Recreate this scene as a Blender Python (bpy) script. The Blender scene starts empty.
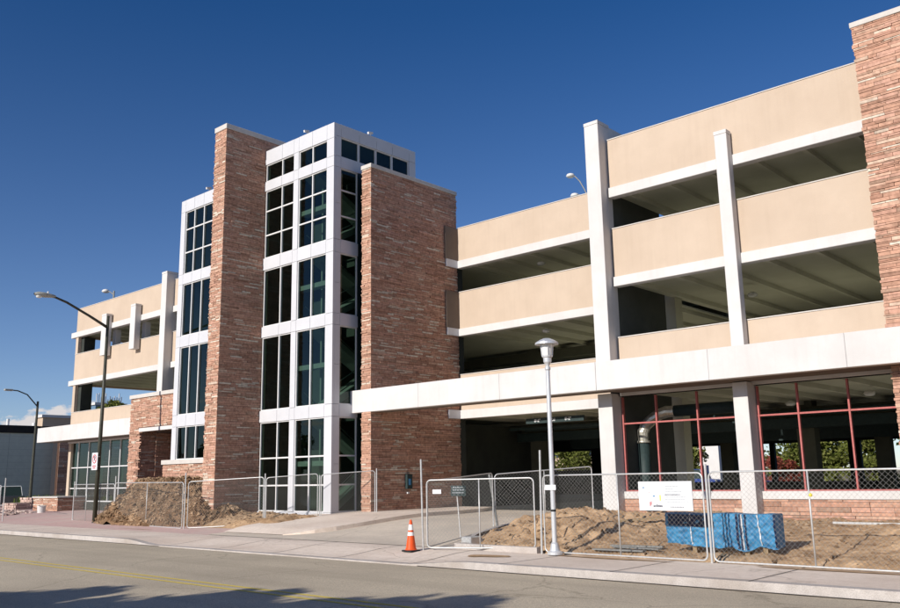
import bpy, math, random
from math import radians, sin, cos, pi, sqrt, floor
from mathutils import Vector, Matrix, noise
random.seed(7)
S = bpy.context.scene
COL = S.collection

# ------------------------------------------------------------------ materials
def new_mat(name):
    m = bpy.data.materials.new(name); m.use_nodes = True
    nt = m.node_tree; nt.nodes.clear()
    return m, nt, nt.nodes, nt.links

def surf(name, c1, c2=None, scale=3.0, rough=.8, bump=0.0, bscale=None, metal=0.0, detail=6, c3=None, s3=.25, f3=.5, spec=.3, lo=.35, hi=.65, stretch=None, streak=0., grain=0., cracks=0.):
    """noise-mottled principled surface: c1/c2 fine mix, c3 broad stains"""
    m, nt, N, L = new_mat(name)
    out = N.new('ShaderNodeOutputMaterial'); b = N.new('ShaderNodeBsdfPrincipled')
    L.new(b.outputs[0], out.inputs[0])
    tc = N.new('ShaderNodeTexCoord'); src = tc.outputs['Object']
    if stretch:
        mp = N.new('ShaderNodeMapping'); mp.inputs['Scale'].default_value = stretch
        L.new(src, mp.inputs[0]); src = mp.outputs[0]
    c2 = c2 or c1
    nz = N.new('ShaderNodeTexNoise'); nz.inputs['Scale'].default_value = scale; nz.inputs['Detail'].default_value = detail
    nz.inputs['Roughness'].default_value = .65
    L.new(src, nz.inputs['Vector'])
    r = N.new('ShaderNodeValToRGB'); e = r.color_ramp.elements
    e[0].position = lo; e[1].position = hi; e[0].color = (*c1, 1); e[1].color = (*c2, 1)
    L.new(nz.outputs[0], r.inputs[0]); colr = r.outputs[0]
    if c3:
        n3 = N.new('ShaderNodeTexNoise'); n3.inputs['Scale'].default_value = s3; n3.inputs['Detail'].default_value = 4
        L.new(src, n3.inputs['Vector'])
        r3 = N.new('ShaderNodeValToRGB'); r3.color_ramp.elements[0].position = .42; r3.color_ramp.elements[1].position = .68
        L.new(n3.outputs[0], r3.inputs[0])
        ml = N.new('ShaderNodeMath'); ml.operation = 'MULTIPLY'; ml.inputs[1].default_value = f3; L.new(r3.outputs[0], ml.inputs[0])
        mx = N.new('ShaderNodeMix'); mx.data_type = 'RGBA'; L.new(ml.outputs[0], mx.inputs[0])
        L.new(colr, mx.inputs[6]); mx.inputs[7].default_value = (*c3, 1); colr = mx.outputs[2]
    def darken(fac_socket, amount, colr, to=(.3, .26, .22)):
        ml = N.new('ShaderNodeMath'); ml.operation = 'MULTIPLY'; ml.inputs[1].default_value = amount; L.new(fac_socket, ml.inputs[0])
        mx = N.new('ShaderNodeMix'); mx.data_type = 'RGBA'; mx.blend_type = 'MULTIPLY'; L.new(ml.outputs[0], mx.inputs[0])
        L.new(colr, mx.inputs[6]); mx.inputs[7].default_value = (*to, 1); return mx.outputs[2]
    def ramp(sock, a, c, inv=False):
        rr = N.new('ShaderNodeValToRGB'); rr.color_ramp.elements[0].position = a; rr.color_ramp.elements[1].position = c
        if inv: rr.color_ramp.elements[0].color = (1,1,1,1); rr.color_ramp.elements[1].color = (0,0,0,1)
        L.new(sock, rr.inputs[0]); return rr.outputs[0]
    if streak:
        mp = N.new('ShaderNodeMapping'); mp.inputs['Scale'].default_value = (5, 5, .35); L.new(tc.outputs['Object'], mp.inputs[0])
        n4 = N.new('ShaderNodeTexNoise'); n4.inputs['Scale'].default_value = 1.3; n4.inputs['Detail'].default_value = 7; L.new(mp.outputs[0], n4.inputs['Vector'])
        colr = darken(ramp(n4.outputs[0], .5, .8), streak, colr, (.45, .40, .34))
        n5 = N.new('ShaderNodeTexNoise'); n5.inputs['Scale'].default_value = 45; n5.inputs['Detail'].default_value = 3; L.new(tc.outputs['Object'], n5.inputs['Vector'])
        colr = darken(ramp(n5.outputs[0], .45, .7), streak*.35, colr, (.5, .45, .4))
    if grain:
        n6 = N.new('ShaderNodeTexNoise'); n6.inputs['Scale'].default_value = 55; n6.inputs['Detail'].default_value = 2; L.new(tc.outputs['Object'], n6.inputs['Vector'])
        colr = darken(ramp(n6.outputs[0], .42, .62), grain, colr, (.35, .33, .30))
        mp = N.new('ShaderNodeMapping'); mp.inputs['Scale'].default_value = (.08, 1.1, 1); L.new(tc.outputs['Object'], mp.inputs[0])
        n7 = N.new('ShaderNodeTexNoise'); n7.inputs['Scale'].default_value = 1.0; n7.inputs['Detail'].default_value = 5; L.new(mp.outputs[0], n7.inputs['Vector'])
        colr = darken(ramp(n7.outputs[0], .45, .65), grain*.45, colr, (.5, .48, .45))
    if cracks:
        vo = N.new('ShaderNodeTexVoronoi'); vo.feature = 'DISTANCE_TO_EDGE'; vo.inputs['Scale'].default_value = .33
        wn = N.new('ShaderNodeTexNoise'); wn.inputs['Scale'].default_value = 1.6; wn.inputs['Detail'].default_value = 6; L.new(tc.outputs['Object'], wn.inputs['Vector'])
        mxv = N.new('ShaderNodeMix'); mxv.data_type = 'VECTOR'; mxv.inputs[0].default_value = .35; L.new(tc.outputs['Object'], mxv.inputs[4]); L.new(wn.outputs['Color'], mxv.inputs[5]); L.new(mxv.outputs[1], vo.inputs['Vector'])
        colr = darken(ramp(vo.outputs[0], .0, .006, True), cracks, colr, (.3, .28, .25))
    L.new(colr, b.inputs['Base Color'])
    b.inputs['Roughness'].default_value = rough; b.inputs['Metallic'].default_value = metal
    b.inputs['Specular IOR Level'].default_value = spec
    if bump:
        bn = N.new('ShaderNodeTexNoise'); bn.inputs['Scale'].default_value = bscale or scale * 4; bn.inputs['Detail'].default_value = 5
        L.new(src, bn.inputs['Vector'])
        bp = N.new('ShaderNodeBump'); bp.inputs['Strength'].default_value = bump; bp.inputs['Distance'].default_value = .02
        L.new(bn.outputs[0], bp.inputs['Height']); L.new(bp.outputs[0], b.inputs['Normal'])
    return m

M = {}
M['stucco'] = surf('stucco', (.545, .435, .335), (.58, .465, .36), 1.2, .9, .3, 60, c3=(.46, .355, .265), s3=.35, f3=.35, spec=.1, streak=.09)
M['white'] = surf('white_concrete', (.62, .60, .58), (.67, .65, .63), 1.5, .85, .2, 40, c3=(.50, .475, .45), s3=.5, f3=.3, spec=.1, streak=.10)
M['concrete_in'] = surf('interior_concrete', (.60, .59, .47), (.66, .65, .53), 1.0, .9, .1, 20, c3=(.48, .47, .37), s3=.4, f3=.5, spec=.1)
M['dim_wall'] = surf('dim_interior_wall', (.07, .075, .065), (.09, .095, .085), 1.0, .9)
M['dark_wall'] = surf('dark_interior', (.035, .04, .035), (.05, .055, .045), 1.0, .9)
M['gray_wall'] = surf('gray_interior_wall', (.16, .16, .15), (.20, .20, .18), 1.0, .9)
M['floor_in'] = surf('garage_floor', (.50, .48, .42), (.56, .54, .47), 1.0, .9)
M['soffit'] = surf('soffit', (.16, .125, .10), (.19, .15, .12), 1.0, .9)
M['metal_panel'] = surf('metal_panel', (.57, .57, .59), (.62, .62, .64), .8, .45, 0, spec=.4)
M['coping'] = surf('coping_stone', (.54, .50, .46), (.60, .56, .51), 4, .8)
M['frame_dark'] = surf('dark_frame', (.02, .035, .03), None, 3, .4)
M['mullion'] = surf('mullion', (.66, .65, .64), (.72, .71, .70), 3, .4)
M['red_steel'] = surf('red_primer_steel', (.40, .11, .10), (.48, .16, .145), 12, .7, c3=(.38, .10, .09), s3=2, f3=.4)
M['galv'] = surf('galvanised_steel', (.50, .50, .49), (.62, .62, .60), 20, .4, metal=.35, spec=.5)
M['galv_dark'] = surf('weathered_steel', (.20, .20, .19), (.33, .33, .31), 20, .5, metal=.5)
M['wire'] = surf('chainlink_wire', (.30, .30, .28), (.38, .38, .36), 20, .5, metal=.2)
M['pole_dark'] = surf('dark_pole', (.04, .04, .027), (.065, .065, .045), 6, .5, spec=.4)
M['lamp_gray'] = surf('lamp_housing', (.34, .34, .30), (.44, .44, .40), 8, .5)
M['silver'] = surf('silver_paint', (.60, .61, .62), (.68, .69, .70), 8, .35, metal=.4, spec=.5)
M['lens'] = surf('lamp_lens', (.75, .75, .72), None, 3, .15, spec=.6)
M['orange'] = surf('orange_plastic', (.75, .085, .015), (.82, .11, .02), 8, .45, c3=(.45, .06, .02), s3=6, f3=.35)
M['reflective'] = surf('reflective_white', (.80, .78, .74), (.86, .85, .82), 8, .4)
M['rubber'] = surf('black_rubber', (.02, .02, .02), (.03, .03, .03), 8, .8)
M['sign_white'] = surf('sign_white', (.66, .67, .68), (.70, .71, .72), 8, .5)
M['sign_gray'] = surf('sign_gray_ink', (.18, .18, .2), None, 8, .6)
M['sign_lgray'] = surf('sign_light_ink', (.36, .38, .40), None, 8, .6)
M['ink'] = surf('dark_ink', (.03, .03, .06), None, 8, .6)
M['ink_red'] = surf('red_ink', (.45, .04, .05), None, 8, .6)
M['ink_blue'] = surf('blue_ink', (.06, .22, .42), None, 8, .6)
M['ink_yellow'] = surf('yellow_ink', (.75, .62, .10), None, 8, .6)
M['tarp'] = surf('blue_tarp', (.03, .19, .38), (.07, .29, .50), 9, .5, .8, 16, c3=(.02, .11, .24), s3=5, f3=.7, spec=.3)
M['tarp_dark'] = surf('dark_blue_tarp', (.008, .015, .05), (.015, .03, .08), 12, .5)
M['wood'] = surf('weathered_wood', (.22, .15, .08), (.34, .25, .15), 6, .85, .2, stretch=(1, 1, .2))
M['gutter'] = surf('gutter_joint', (.03, .025, .02), (.06, .05, .04), 8, .9)
M['asphalt'] = surf('asphalt', (.58, .49, .36), (.80, .69, .52), 28, .9, .5, 160, c3=(.50, .425, .32), s3=.22, f3=.6, lo=.3, hi=.7, spec=.2, grain=.45, cracks=.4)
M['walk'] = surf('sidewalk_concrete', (.76, .64, .53), (.88, .76, .65), 7, .9, .2, 60, c3=(.66, .53, .43), s3=.45, f3=.6, spec=.2, grain=.18, cracks=.35)
M['kerb'] = surf('kerb_concrete', (.50, .455, .42), (.60, .55, .51), 6, .9, .2, 60, c3=(.38, .32, .27), s3=.8, f3=.6, grain=.3)
M['drive'] = surf('driveway_concrete', (.68, .585, .475), (.78, .675, .55), 5, .9, .25, 70, c3=(.52, .455, .38), s3=.4, f3=.6, spec=.2, grain=.25, cracks=.35)
M['paver'] = surf('pink_pavers', (.56, .37, .33), (.66, .46, .41), 5, .9, .2, 40, c3=(.60, .50, .43), s3=.7, f3=.6)
M['dirt'] = surf('dirt', (.34, .215, .12), (.58, .40, .245), 3.5, 1.0, .9, 22, c3=(.24, .15, .085), s3=1.1, f3=.6, spec=.05)
M['dirt_pile'] = surf('excavated_earth', (.125, .072, .038), (.33, .20, .115), 2.6, 1.0, 1.0, 16, c3=(.10, .07, .045), s3=1.3, f3=.7, lo=.38, hi=.62, spec=.05)
M['clod'] = surf('earth_clods', (.13, .08, .045), (.44, .30, .185), 1.2, 1.0, .6, 22, lo=.4, hi=.6, spec=.05)
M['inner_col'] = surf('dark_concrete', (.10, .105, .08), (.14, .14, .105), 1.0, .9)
M['dirt_dark'] = surf('clod_dirt', (.13, .08, .045), (.36, .24, .15), 2.0, 1.0, .8, 22, spec=.05)
M['terrain'] = surf('dry_ground', (.16, .12, .07), (.24, .18, .11), 1.0, 1.0, .4, 12, c3=(.10, .11, .05), s3=.08, f3=.6)
M['yellow'] = surf('road_yellow', (.78, .60, .10), (.46, .39, .20), 9, .8, 0, lo=.5, hi=.75)
M['bark'] = surf('bark', (.07, .05, .035), (.12, .09, .065), 6, .95, .6, 14)
M['grayblock'] = surf('grey_block_wall', (.52, .55, .46), (.58, .61, .51), 2, .9)
M['grayblock_top'] = surf('dark_fascia', (.02, .02, .02), (.035, .03, .025), 4, .9)
M['grayblock_joint'] = surf('block_joint_mortar', (.36, .38, .33), None, 2, .9)
M['car_blue'] = surf('blue_car_paint', (.02, .05, .22), None, 3, .3, spec=.6)
M['truck'] = surf('dark_truck_paint', (.03, .03, .03), (.04, .04, .04), 3, .35, spec=.6)
M['truck_silver'] = surf('silver_truck_trim', (.55, .56, .55), None, 3, .35, spec=.6)
M['bucket'] = surf('white_plastic', (.75, .74, .72), (.66, .64, .60), 10, .5)
M['distant_glass'] = surf('distant_blue_glazing', (.10, .17, .26), (.13, .21, .30), .3, .3)
M['distant_light'] = surf('distant_pale_wall', (.60, .58, .56), (.66, .64, .62), .4, .9)
M['distant_beige'] = surf('distant_beige_wall', (.50, .38, .28), (.55, .43, .32), .4, .9)
M['duct_dark'] = surf('duct_insulation', (.02, .035, .035), (.03, .05, .05), 8, .6)
M['foil'] = surf('duct_foil', (.70, .68, .60), (.45, .42, .34), 9, .3, .4, 14, metal=.6)
M['red_sign'] = surf('red_bar', (.5, .03, .03), None, 3, .5)

def leaf_mat(name, a, b, c):
    m, nt, N, L = new_mat(name)
    out = N.new('ShaderNodeOutputMaterial')
    d = N.new('ShaderNodeBsdfDiffuse'); t = N.new('ShaderNodeBsdfTranslucent'); mx = N.new('ShaderNodeMixShader'); mx.inputs[0].default_value = .3
    g = N.new('ShaderNodeNewGeometry'); r = N.new('ShaderNodeValToRGB')
    e = r.color_ramp.elements; e[0].color = (*a, 1); e[1].color = (*c, 1); x = e.new(.5); x.color = (*b, 1)
    L.new(g.outputs['Random Per Island'], r.inputs[0]); L.new(r.outputs[0], d.inputs[0]); L.new(r.outputs[0], t.inputs[0])
    L.new(d.outputs[0], mx.inputs[1]); L.new(t.outputs[0], mx.inputs[2]); L.new(mx.outputs[0], out.inputs[0])
    return m
M['leaf'] = leaf_mat('green_leaves', (.03, .055, .012), (.06, .10, .02), (.11, .16, .035))
M['leaf_y'] = leaf_mat('yellow_green_leaves', (.08, .10, .02), (.15, .17, .04), (.27, .28, .09))
M['leaf_red'] = leaf_mat('red_leaves', (.16, .03, .025), (.28, .07, .05), (.36, .13, .09))
M['grass'] = leaf_mat('grass_blades', (.05, .09, .02), (.10, .15, .03), (.2, .2, .06))

def stone_mat():
    m, nt, N, L = new_mat('sandstone_ledger')
    out = N.new('ShaderNodeOutputMaterial'); b = N.new('ShaderNodeBsdfPrincipled'); L.new(b.outputs[0], out.inputs[0])
    at = N.new('ShaderNodeAttribute'); at.attribute_name = 'stone'
    tc = N.new('ShaderNodeTexCoord'); nz = N.new('ShaderNodeTexNoise'); nz.inputs['Scale'].default_value = 9; nz.inputs['Detail'].default_value = 7
    L.new(tc.outputs['Object'], nz.inputs['Vector'])
    r = N.new('ShaderNodeValToRGB'); r.color_ramp.elements[0].position = .3; r.color_ramp.elements[1].position = .7
    r.color_ramp.elements[0].color = (.72, .70, .68, 1); r.color_ramp.elements[1].color = (1.15, 1.12, 1.1, 1)
    L.new(nz.outputs[0], r.inputs[0])
    mx = N.new('ShaderNodeMix'); mx.data_type = 'RGBA'; mx.blend_type = 'MULTIPLY'; mx.inputs[0].default_value = 1
    L.new(at.outputs['Color'], mx.inputs[6]); L.new(r.outputs[0], mx.inputs[7]); L.new(mx.outputs[2], b.inputs['Base Color'])
    b.inputs['Roughness'].default_value = .9; b.inputs['Specular IOR Level'].default_value = .1
    bp = N.new('ShaderNodeBump'); bp.inputs['Strength'].default_value = .6; bp.inputs['Distance'].default_value = .02
    L.new(nz.outputs[0], bp.inputs['Height']); L.new(bp.outputs[0], b.inputs['Normal'])
    return m
M['stone'] = stone_mat()

def glass_mat(name, tint, ior=1.55, extra=.0):
    m, nt, N, L = new_mat(name)
    out = N.new('ShaderNodeOutputMaterial'); t = N.new('ShaderNodeBsdfTransparent'); g = N.new('ShaderNodeBsdfGlossy')
    t.inputs[0].default_value = (*tint, 1); g.inputs['Roughness'].default_value = .015; g.inputs[0].default_value = (.75, .9, .88, 1)
    f = N.new('ShaderNodeFresnel'); f.inputs[0].default_value = ior
    a = N.new('ShaderNodeMath'); a.operation = 'ADD'; a.inputs[1].default_value = extra; a.use_clamp = True
    L.new(f.outputs[0], a.inputs[0])
    mx = N.new('ShaderNodeMixShader'); L.new(a.outputs[0], mx.inputs[0]); L.new(t.outputs[0], mx.inputs[1]); L.new(g.outputs[0], mx.inputs[2])
    L.new(mx.outputs[0], out.inputs[0])
    return m
M['glass'] = glass_mat('tinted_glass', (.26, .36, .31), 1.5)
M['glass_clear'] = glass_mat('storefront_glass', (.45, .60, .58), 1.5, .04)

# ------------------------------------------------------------------ mesh builder
class MB:
    def __init__(s): s.v = []; s.f = []; s.m = []; s.c = []
    def quad(s, a, b, c, d, m=0, col=None):
        n = len(s.v); s.v += [tuple(a), tuple(b), tuple(c), tuple(d)]; s.f.append((n, n+1, n+2, n+3)); s.m.append(m); s.c.append(col)
    def poly(s, pts, m=0):
        n = len(s.v); s.v += [tuple(p) for p in pts]; s.f.append(tuple(range(n, n+len(pts)))); s.m.append(m); s.c.append(None)
    def box(s, x0, x1, y0, y1, z0, z1, m=0, col=None):
        n = len(s.v)
        s.v += [(x0,y0,z0),(x1,y0,z0),(x1,y1,z0),(x0,y1,z0),(x0,y0,z1),(x1,y0,z1),(x1,y1,z1),(x0,y1,z1)]
        for f in ((0,3,2,1),(4,5,6,7),(0,1,5,4),(1,2,6,5),(2,3,7,6),(3,0,4,7)):
            s.f.append(tuple(n+i for i in f)); s.m.append(m); s.c.append(col)
    def obox(s, c, ax, ay, az, m=0):
        c = Vector(c); ax = Vector(ax); ay = Vector(ay); az = Vector(az); n = len(s.v)
        for k in ((-1,-1,-1),(1,-1,-1),(1,1,-1),(-1,1,-1),(-1,-1,1),(1,-1,1),(1,1,1),(-1,1,1)):
            s.v.append(tuple(c + ax*k[0] + ay*k[1] + az*k[2]))
        for f in ((0,3,2,1),(4,5,6,7),(0,1,5,4),(1,2,6,5),(2,3,7,6),(3,0,4,7)):
            s.f.append(tuple(n+i for i in f)); s.m.append(m); s.c.append(None)
    def tube(s, pts, rad, n=8, m=0, caps=True):
        pts = [Vector(p) for p in pts]
        if not hasattr(rad, '__len__'): rad = [rad]*len(pts)
        base = len(s.v); ref = None
        for i, p in enumerate(pts):
            t = (pts[min(i+1, len(pts)-1)] - pts[max(i-1, 0)]).normalized()
            if ref is None: ref = Vector((0,0,1)) if abs(t.z) < .9 else Vector((1,0,0))
            a = (ref - t*ref.dot(t)).normalized(); b = t.cross(a); ref = a
            for k in range(n):
                q = 2*pi*(k+.5)/n
                s.v.append(tuple(p + (a*cos(q) + b*sin(q))*rad[i]))
        for i in range(len(pts)-1):
            for k in range(n):
                k2 = (k+1) % n
                s.f.append((base+i*n+k, base+i*n+k2, base+(i+1)*n+k2, base+(i+1)*n+k)); s.m.append(m); s.c.append(None)
        if caps:
            s.f.append(tuple(base+k for k in range(n))[::-1]); s.m.append(m); s.c.append(None)
            e = base+(len(pts)-1)*n
            s.f.append(tuple(e+k for k in range(n))); s.m.append(m); s.c.append(None)
    def lathe(s, c, prof, n=20, m=0):
        c = Vector(c); base = len(s.v)
        for r, z in prof:
            for k in range(n):
                q = 2*pi*k/n; s.v.append((c.x+r*cos(q), c.y+r*sin(q), c.z+z))
        for i in range(len(prof)-1):
            for k in range(n):
                k2 = (k+1) % n
                s.f.append((base+i*n+k, base+i*n+k2, base+(i+1)*n+k2, base+(i+1)*n+k)); s.m.append(m); s.c.append(None)
    def build(s, name, mats, parent=None, smooth=False, origin=None, bevel=0):
        if not isinstance(mats, (list, tuple)): mats = [mats]
        root = parent
        off = Vector((0,0,0))
        if parent is not None:
            p = parent
            while p is not None: off += p.location; p = p.parent
        elif origin is not None: off = Vector(origin)
        else:
            xs = [q[0] for q in s.v]; ys = [q[1] for q in s.v]; zs = [q[2] for q in s.v]
            off = Vector(((min(xs)+max(xs))/2, (min(ys)+max(ys))/2, min(zs)))
        me = bpy.data.meshes.new(name)
        me.from_pydata([(q[0]-off.x, q[1]-off.y, q[2]-off.z) for q in s.v], [], s.f)
        for k in mats: me.materials.append(k if not isinstance(k, str) else M[k])
        if len(mats) > 1: me.polygons.foreach_set('material_index', s.m)
        if any(c is not None for c in s.c):
            at = me.color_attributes.new('stone', 'FLOAT_COLOR', 'CORNER')
            vals = []
            for f, c in zip(s.f, s.c):
                c = c or (.3, .2, .15); vals += [c[0], c[1], c[2], 1.0]*len(f)
            at.data.foreach_set('color', vals)
        if smooth: me.polygons.foreach_set('use_smooth', [True]*len(me.polygons))
        me.validate(); me.update()
        o = bpy.data.objects.new(name, me); COL.objects.link(o)
        if parent is not None: o.parent = parent
        else: o.location = off
        if bevel:
            b = o.modifiers.new('bevel', 'BEVEL'); b.width = bevel; b.segments = 1; b.limit_method = 'ANGLE'
        return o

def tag(o, label, cat, group=None):
    o['label'] = label; o['category'] = cat
    if group: o['group'] = group
    return o
def thing(name, loc, label, cat, group=None):
    o = bpy.data.objects.new(name, None); COL.objects.link(o); o.location = loc; o.empty_display_size = .3
    return tag(o, label, cat, group)
def copy_tree(o, parent=None):
    c = o.copy(); COL.objects.link(c)
    if parent is not None: c.parent = parent
    for ch in list(o.children): copy_tree(ch, c)
    return c
def structure(o): o['kind'] = 'structure'; return o

# ------------------------------------------------------------------ camera
yaw, pitch, roll = radians(42.043), radians(11.329), radians(-1.038)
f_ = Vector((-sin(yaw)*cos(pitch), cos(yaw)*cos(pitch), sin(pitch)))
r_ = Vector((cos(yaw), sin(yaw), 0)); u_ = r_.cross(f_)
r2 = r_*cos(roll) + u_*sin(roll); u2 = -r_*sin(roll) + u_*cos(roll)
cam = bpy.data.cameras.new('camera'); co = bpy.data.objects.new('camera', cam); COL.objects.link(co)
mw = Matrix((( r2.x, u2.x, -f_.x, 0), (r2.y, u2.y, -f_.y, 0), (r2.z, u2.z, -f_.z, 1.85), (0, 0, 0, 1)))
co.matrix_world = mw
cam.sensor_width = 36; cam.lens = 862.6/900*36; cam.clip_end = 3000; cam.clip_start = .1
S.camera = co

# ------------------------------------------------------------------ light
SUN_EL, SUN_AZ = radians(24.0), radians(180.8)   # azimuth measured from +Y clockwise: the sun stands behind the photographer
w = bpy.data.worlds.new('World'); S.world = w; w.use_nodes = True
N, L = w.node_tree.nodes, w.node_tree.links; N.clear()
out = N.new('ShaderNodeOutputWorld'); bg = N.new('ShaderNodeBackground'); L.new(bg.outputs[0], out.inputs[0])
sky = N.new('ShaderNodeTexSky'); sky.sky_type = 'NISHITA'; sky.sun_disc = False
sky.sun_elevation = SUN_EL; sky.sun_rotation = SUN_AZ; sky.altitude = 1600; sky.air_density = 1.0; sky.dust_density = .3; sky.ozone_density = 3.0
bg.inputs[1].default_value = .08
# slightly deeper, polarised blue and a few low cumulus
hs = N.new('ShaderNodeHueSaturation'); hs.inputs['Saturation'].default_value = 1.2; hs.inputs['Value'].default_value = 1.0
tint = N.new('ShaderNodeMix'); tint.data_type = 'RGBA'; tint.blend_type = 'MULTIPLY'; tint.inputs[0].default_value = 1; tint.inputs[7].default_value = (1.0, 1.0, 1.15, 1)
L.new(sky.outputs[0], tint.inputs[6]); L.new(tint.outputs[2], hs.inputs['Color'])
tc0 = N.new('ShaderNodeTexCoord'); sp0 = N.new('ShaderNodeSeparateXYZ'); L.new(tc0.outputs['Generated'], sp0.inputs[0])
mr = N.new('ShaderNodeMapRange'); mr.inputs[1].default_value = 0; mr.inputs[2].default_value = .5; mr.inputs[3].default_value = 1.15; mr.inputs[4].default_value = .99
L.new(sp0.outputs['Z'], mr.inputs[0]); L.new(mr.outputs[0], hs.inputs['Value'])
mr2 = N.new('ShaderNodeMapRange'); mr2.inputs[1].default_value = 0; mr2.inputs[2].default_value = .5; mr2.inputs[3].default_value = .98; mr2.inputs[4].default_value = 1.22
L.new(sp0.outputs['Z'], mr2.inputs[0]); L.new(mr2.outputs[0], hs.inputs['Saturation'])
tc = N.new('ShaderNodeTexCoord'); sp = N.new('ShaderNodeSeparateXYZ'); L.new(tc.outputs['Generated'], sp.inputs[0])
mp = N.new('ShaderNodeMapping'); mp.inputs['Scale'].default_value = (17, 17, 40); mp.inputs['Location'].default_value = (.35, .1, .0); L.new(tc.outputs['Generated'], mp.inputs[0])
cn = N.new('ShaderNodeTexNoise'); cn.inputs['Scale'].default_value = 1.6; cn.inputs['Detail'].default_value = 8; cn.inputs['Roughness'].default_value = .55
L.new(mp.outputs[0], cn.inputs['Vector'])
bandr = N.new('ShaderNodeValToRGB'); cr = bandr.color_ramp; cr.elements[0].position = .045; cr.elements[0].color = (0,0,0,1)
cr.elements[1].position = .062; cr.elements[1].color = (1,1,1,1); x = cr.elements.new(.085); x.color = (.75,.75,.75,1); x = cr.elements.new(.105); x.color = (0,0,0,1)
L.new(sp.outputs['Z'], bandr.inputs[0])
mu = N.new('ShaderNodeMath'); mu.operation = 'MULTIPLY'; L.new(cn.outputs[0], mu.inputs[0]); L.new(bandr.outputs[0], mu.inputs[1])
cramp = N.new('ShaderNodeValToRGB'); cramp.color_ramp.elements[0].position = .42; cramp.color_ramp.elements[1].position = .485
L.new(mu.outputs[0], cramp.inputs[0])
mxc = N.new('ShaderNodeMix'); mxc.data_type = 'RGBA'; L.new(cramp.outputs[0], mxc.inputs[0]); L.new(hs.outputs[0], mxc.inputs[6]); mxc.inputs[7].default_value = (9.0, 8.6, 8.6, 1)
L.new(mxc.outputs[2], bg.inputs[0])

sl = bpy.data.lights.new('sun', 'SUN'); sl.energy = 5.0; sl.angle = radians(.5); sl.color = (1.0, .945, .87)
so = bpy.data.objects.new('sun', sl); COL.objects.link(so)
sd = Vector((sin(SUN_AZ)*cos(SUN_EL), cos(SUN_AZ)*cos(SUN_EL), sin(SUN_EL)))
so.rotation_euler = sd.to_track_quat('Z', 'Y').to_euler(); so.location = (0, -30, 30)
S.view_settings.view_transform = 'Standard'; S.view_settings.look = 'None'; S.view_settings.exposure = 0
S.render.engine = 'CYCLES'
try:
    S.cycles.max_bounces = 8; S.cycles.diffuse_bounces = 3; S.cycles.transparent_max_bounces = 12; S.cycles.sample_clamp_indirect = 6
except Exception: pass

# ------------------------------------------------------------------ ground
def sst(a, b, x):
    t = max(0., min(1., (x-a)/(b-a))); return t*t*(3-2*t)
def hg(y):                                   # site rises from the sidewalk up to the building
    return .45*sst(16.8, 24.2, y)
def nz(x, y, z=0., s=1.): return noise.noise(Vector((x*s, y*s, z)))
def fract(x, y, s=1., o=5):
    v = 0; a = 1; 
    for i in range(o): v += a*noise.noise(Vector((x*s, y*s, 3.1*i))); a *= .55; s *= 2.1
    return v
def grid(name, x0, x1, y0, y1, nx, ny, fz, mat, smooth=True, parent=None):
    b = MB()
    for j in range(ny+1):
        for i in range(nx+1):
            x = x0+(x1-x0)*i/nx; y = y0+(y1-y0)*j/ny; r = fz(x, y)
            b.v.append(r if isinstance(r, tuple) else (x, y, r))
    for j in range(ny):
        for i in range(nx):
            a = j*(nx+1)+i; b.f.append((a, a+1, a+nx+2, a+nx+1)); b.m.append(0); b.c.append(None)
    return b.build(name, mat, parent, smooth=smooth)

b = MB(); b.quad((-1500,-1500,-.42), (1500,-1500,-.42), (1500,1500,-.42), (-1500,1500,-.42)); structure(b.build('ground', 'terrain'))
structure(grid('street', -400, 200, 4.6, 14.8, 60, 20, lambda x, y: -.16 + .09*(1-((y-9.7)/5.1)**2), 'asphalt'))
def road_z(y): return -.16 + .09*(1-((y-9.7)/5.1)**2)
for yy in (9.36, 9.66):
    b = MB(); x = -400
    b2 = []
    for i in range(60):
        xa = -400+10*i; b.quad((xa, yy-.045, road_z(yy)+.005), (xa+10, yy-.045, road_z(yy)+.005), (xa+10, yy+.045, road_z(yy)+.005), (xa, yy+.045, road_z(yy)+.005))
    structure(b.build('road_marking', 'yellow'))
# opposite sidewalk where the photographer stands
b = MB(); b.box(-400, 200, -6, 4.6, -.40, 0.0); structure(b.build('sidewalk', 'walk'))
DX0, DX1 = -26.5, -14.6                      # dropped kerb of the driveway
def kf(x): return 1 - sst(DX0-1.8, DX0+.2, x)*(1-sst(DX1-.4, DX1+1.6, x))
def walk_z(x, y):
    k = kf(x); edge = -.135 + .135*k
    t = sst(15.0, 17.0, y); return edge*(1-t) + 0*t
xs_b = []
def strip(name, xa, xb, mat, ya, yb, zf, seg=1.5, thick=.3):
    b = MB(); n = max(1, int((xb-xa)/.5)); ny = max(1, int((yb-ya)/.4))
    for j in range(ny+1):
        for i in range(n+1):
            x = xa+(xb-xa)*i/n; y = ya+(yb-ya)*j/ny; b.v.append((x, y, zf(x, y)))
    for j in range(ny):
        for i in range(n):
            a = j*(n+1)+i; b.f.append((a, a+1, a+n+2, a+n+1)); b.m.append(0); b.c.append(None)
    for i in range(n):
        x = xa+(xb-xa)*i/n; x2 = xa+(xb-xa)*(i+1)/n
        b.quad((x, ya, zf(x, ya)-thick), (x2, ya, zf(x2, ya)-thick), (x2, ya, zf(x2, ya)), (x, ya, zf(x, ya)))
    return b.build(name, mat, smooth=False)
structure(strip('sidewalk', -120, 60, 'walk', 15.06, 17.45, lambda x, y: walk_z(x, y)))
structure(strip('kerb', -120, 60, 'kerb', 14.80, 15.055, lambda x, y: walk_z(x, 15.0)+.004))
b = MB()                                     # tooled joints of the sidewalk and the dark seam at the gutter
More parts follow.
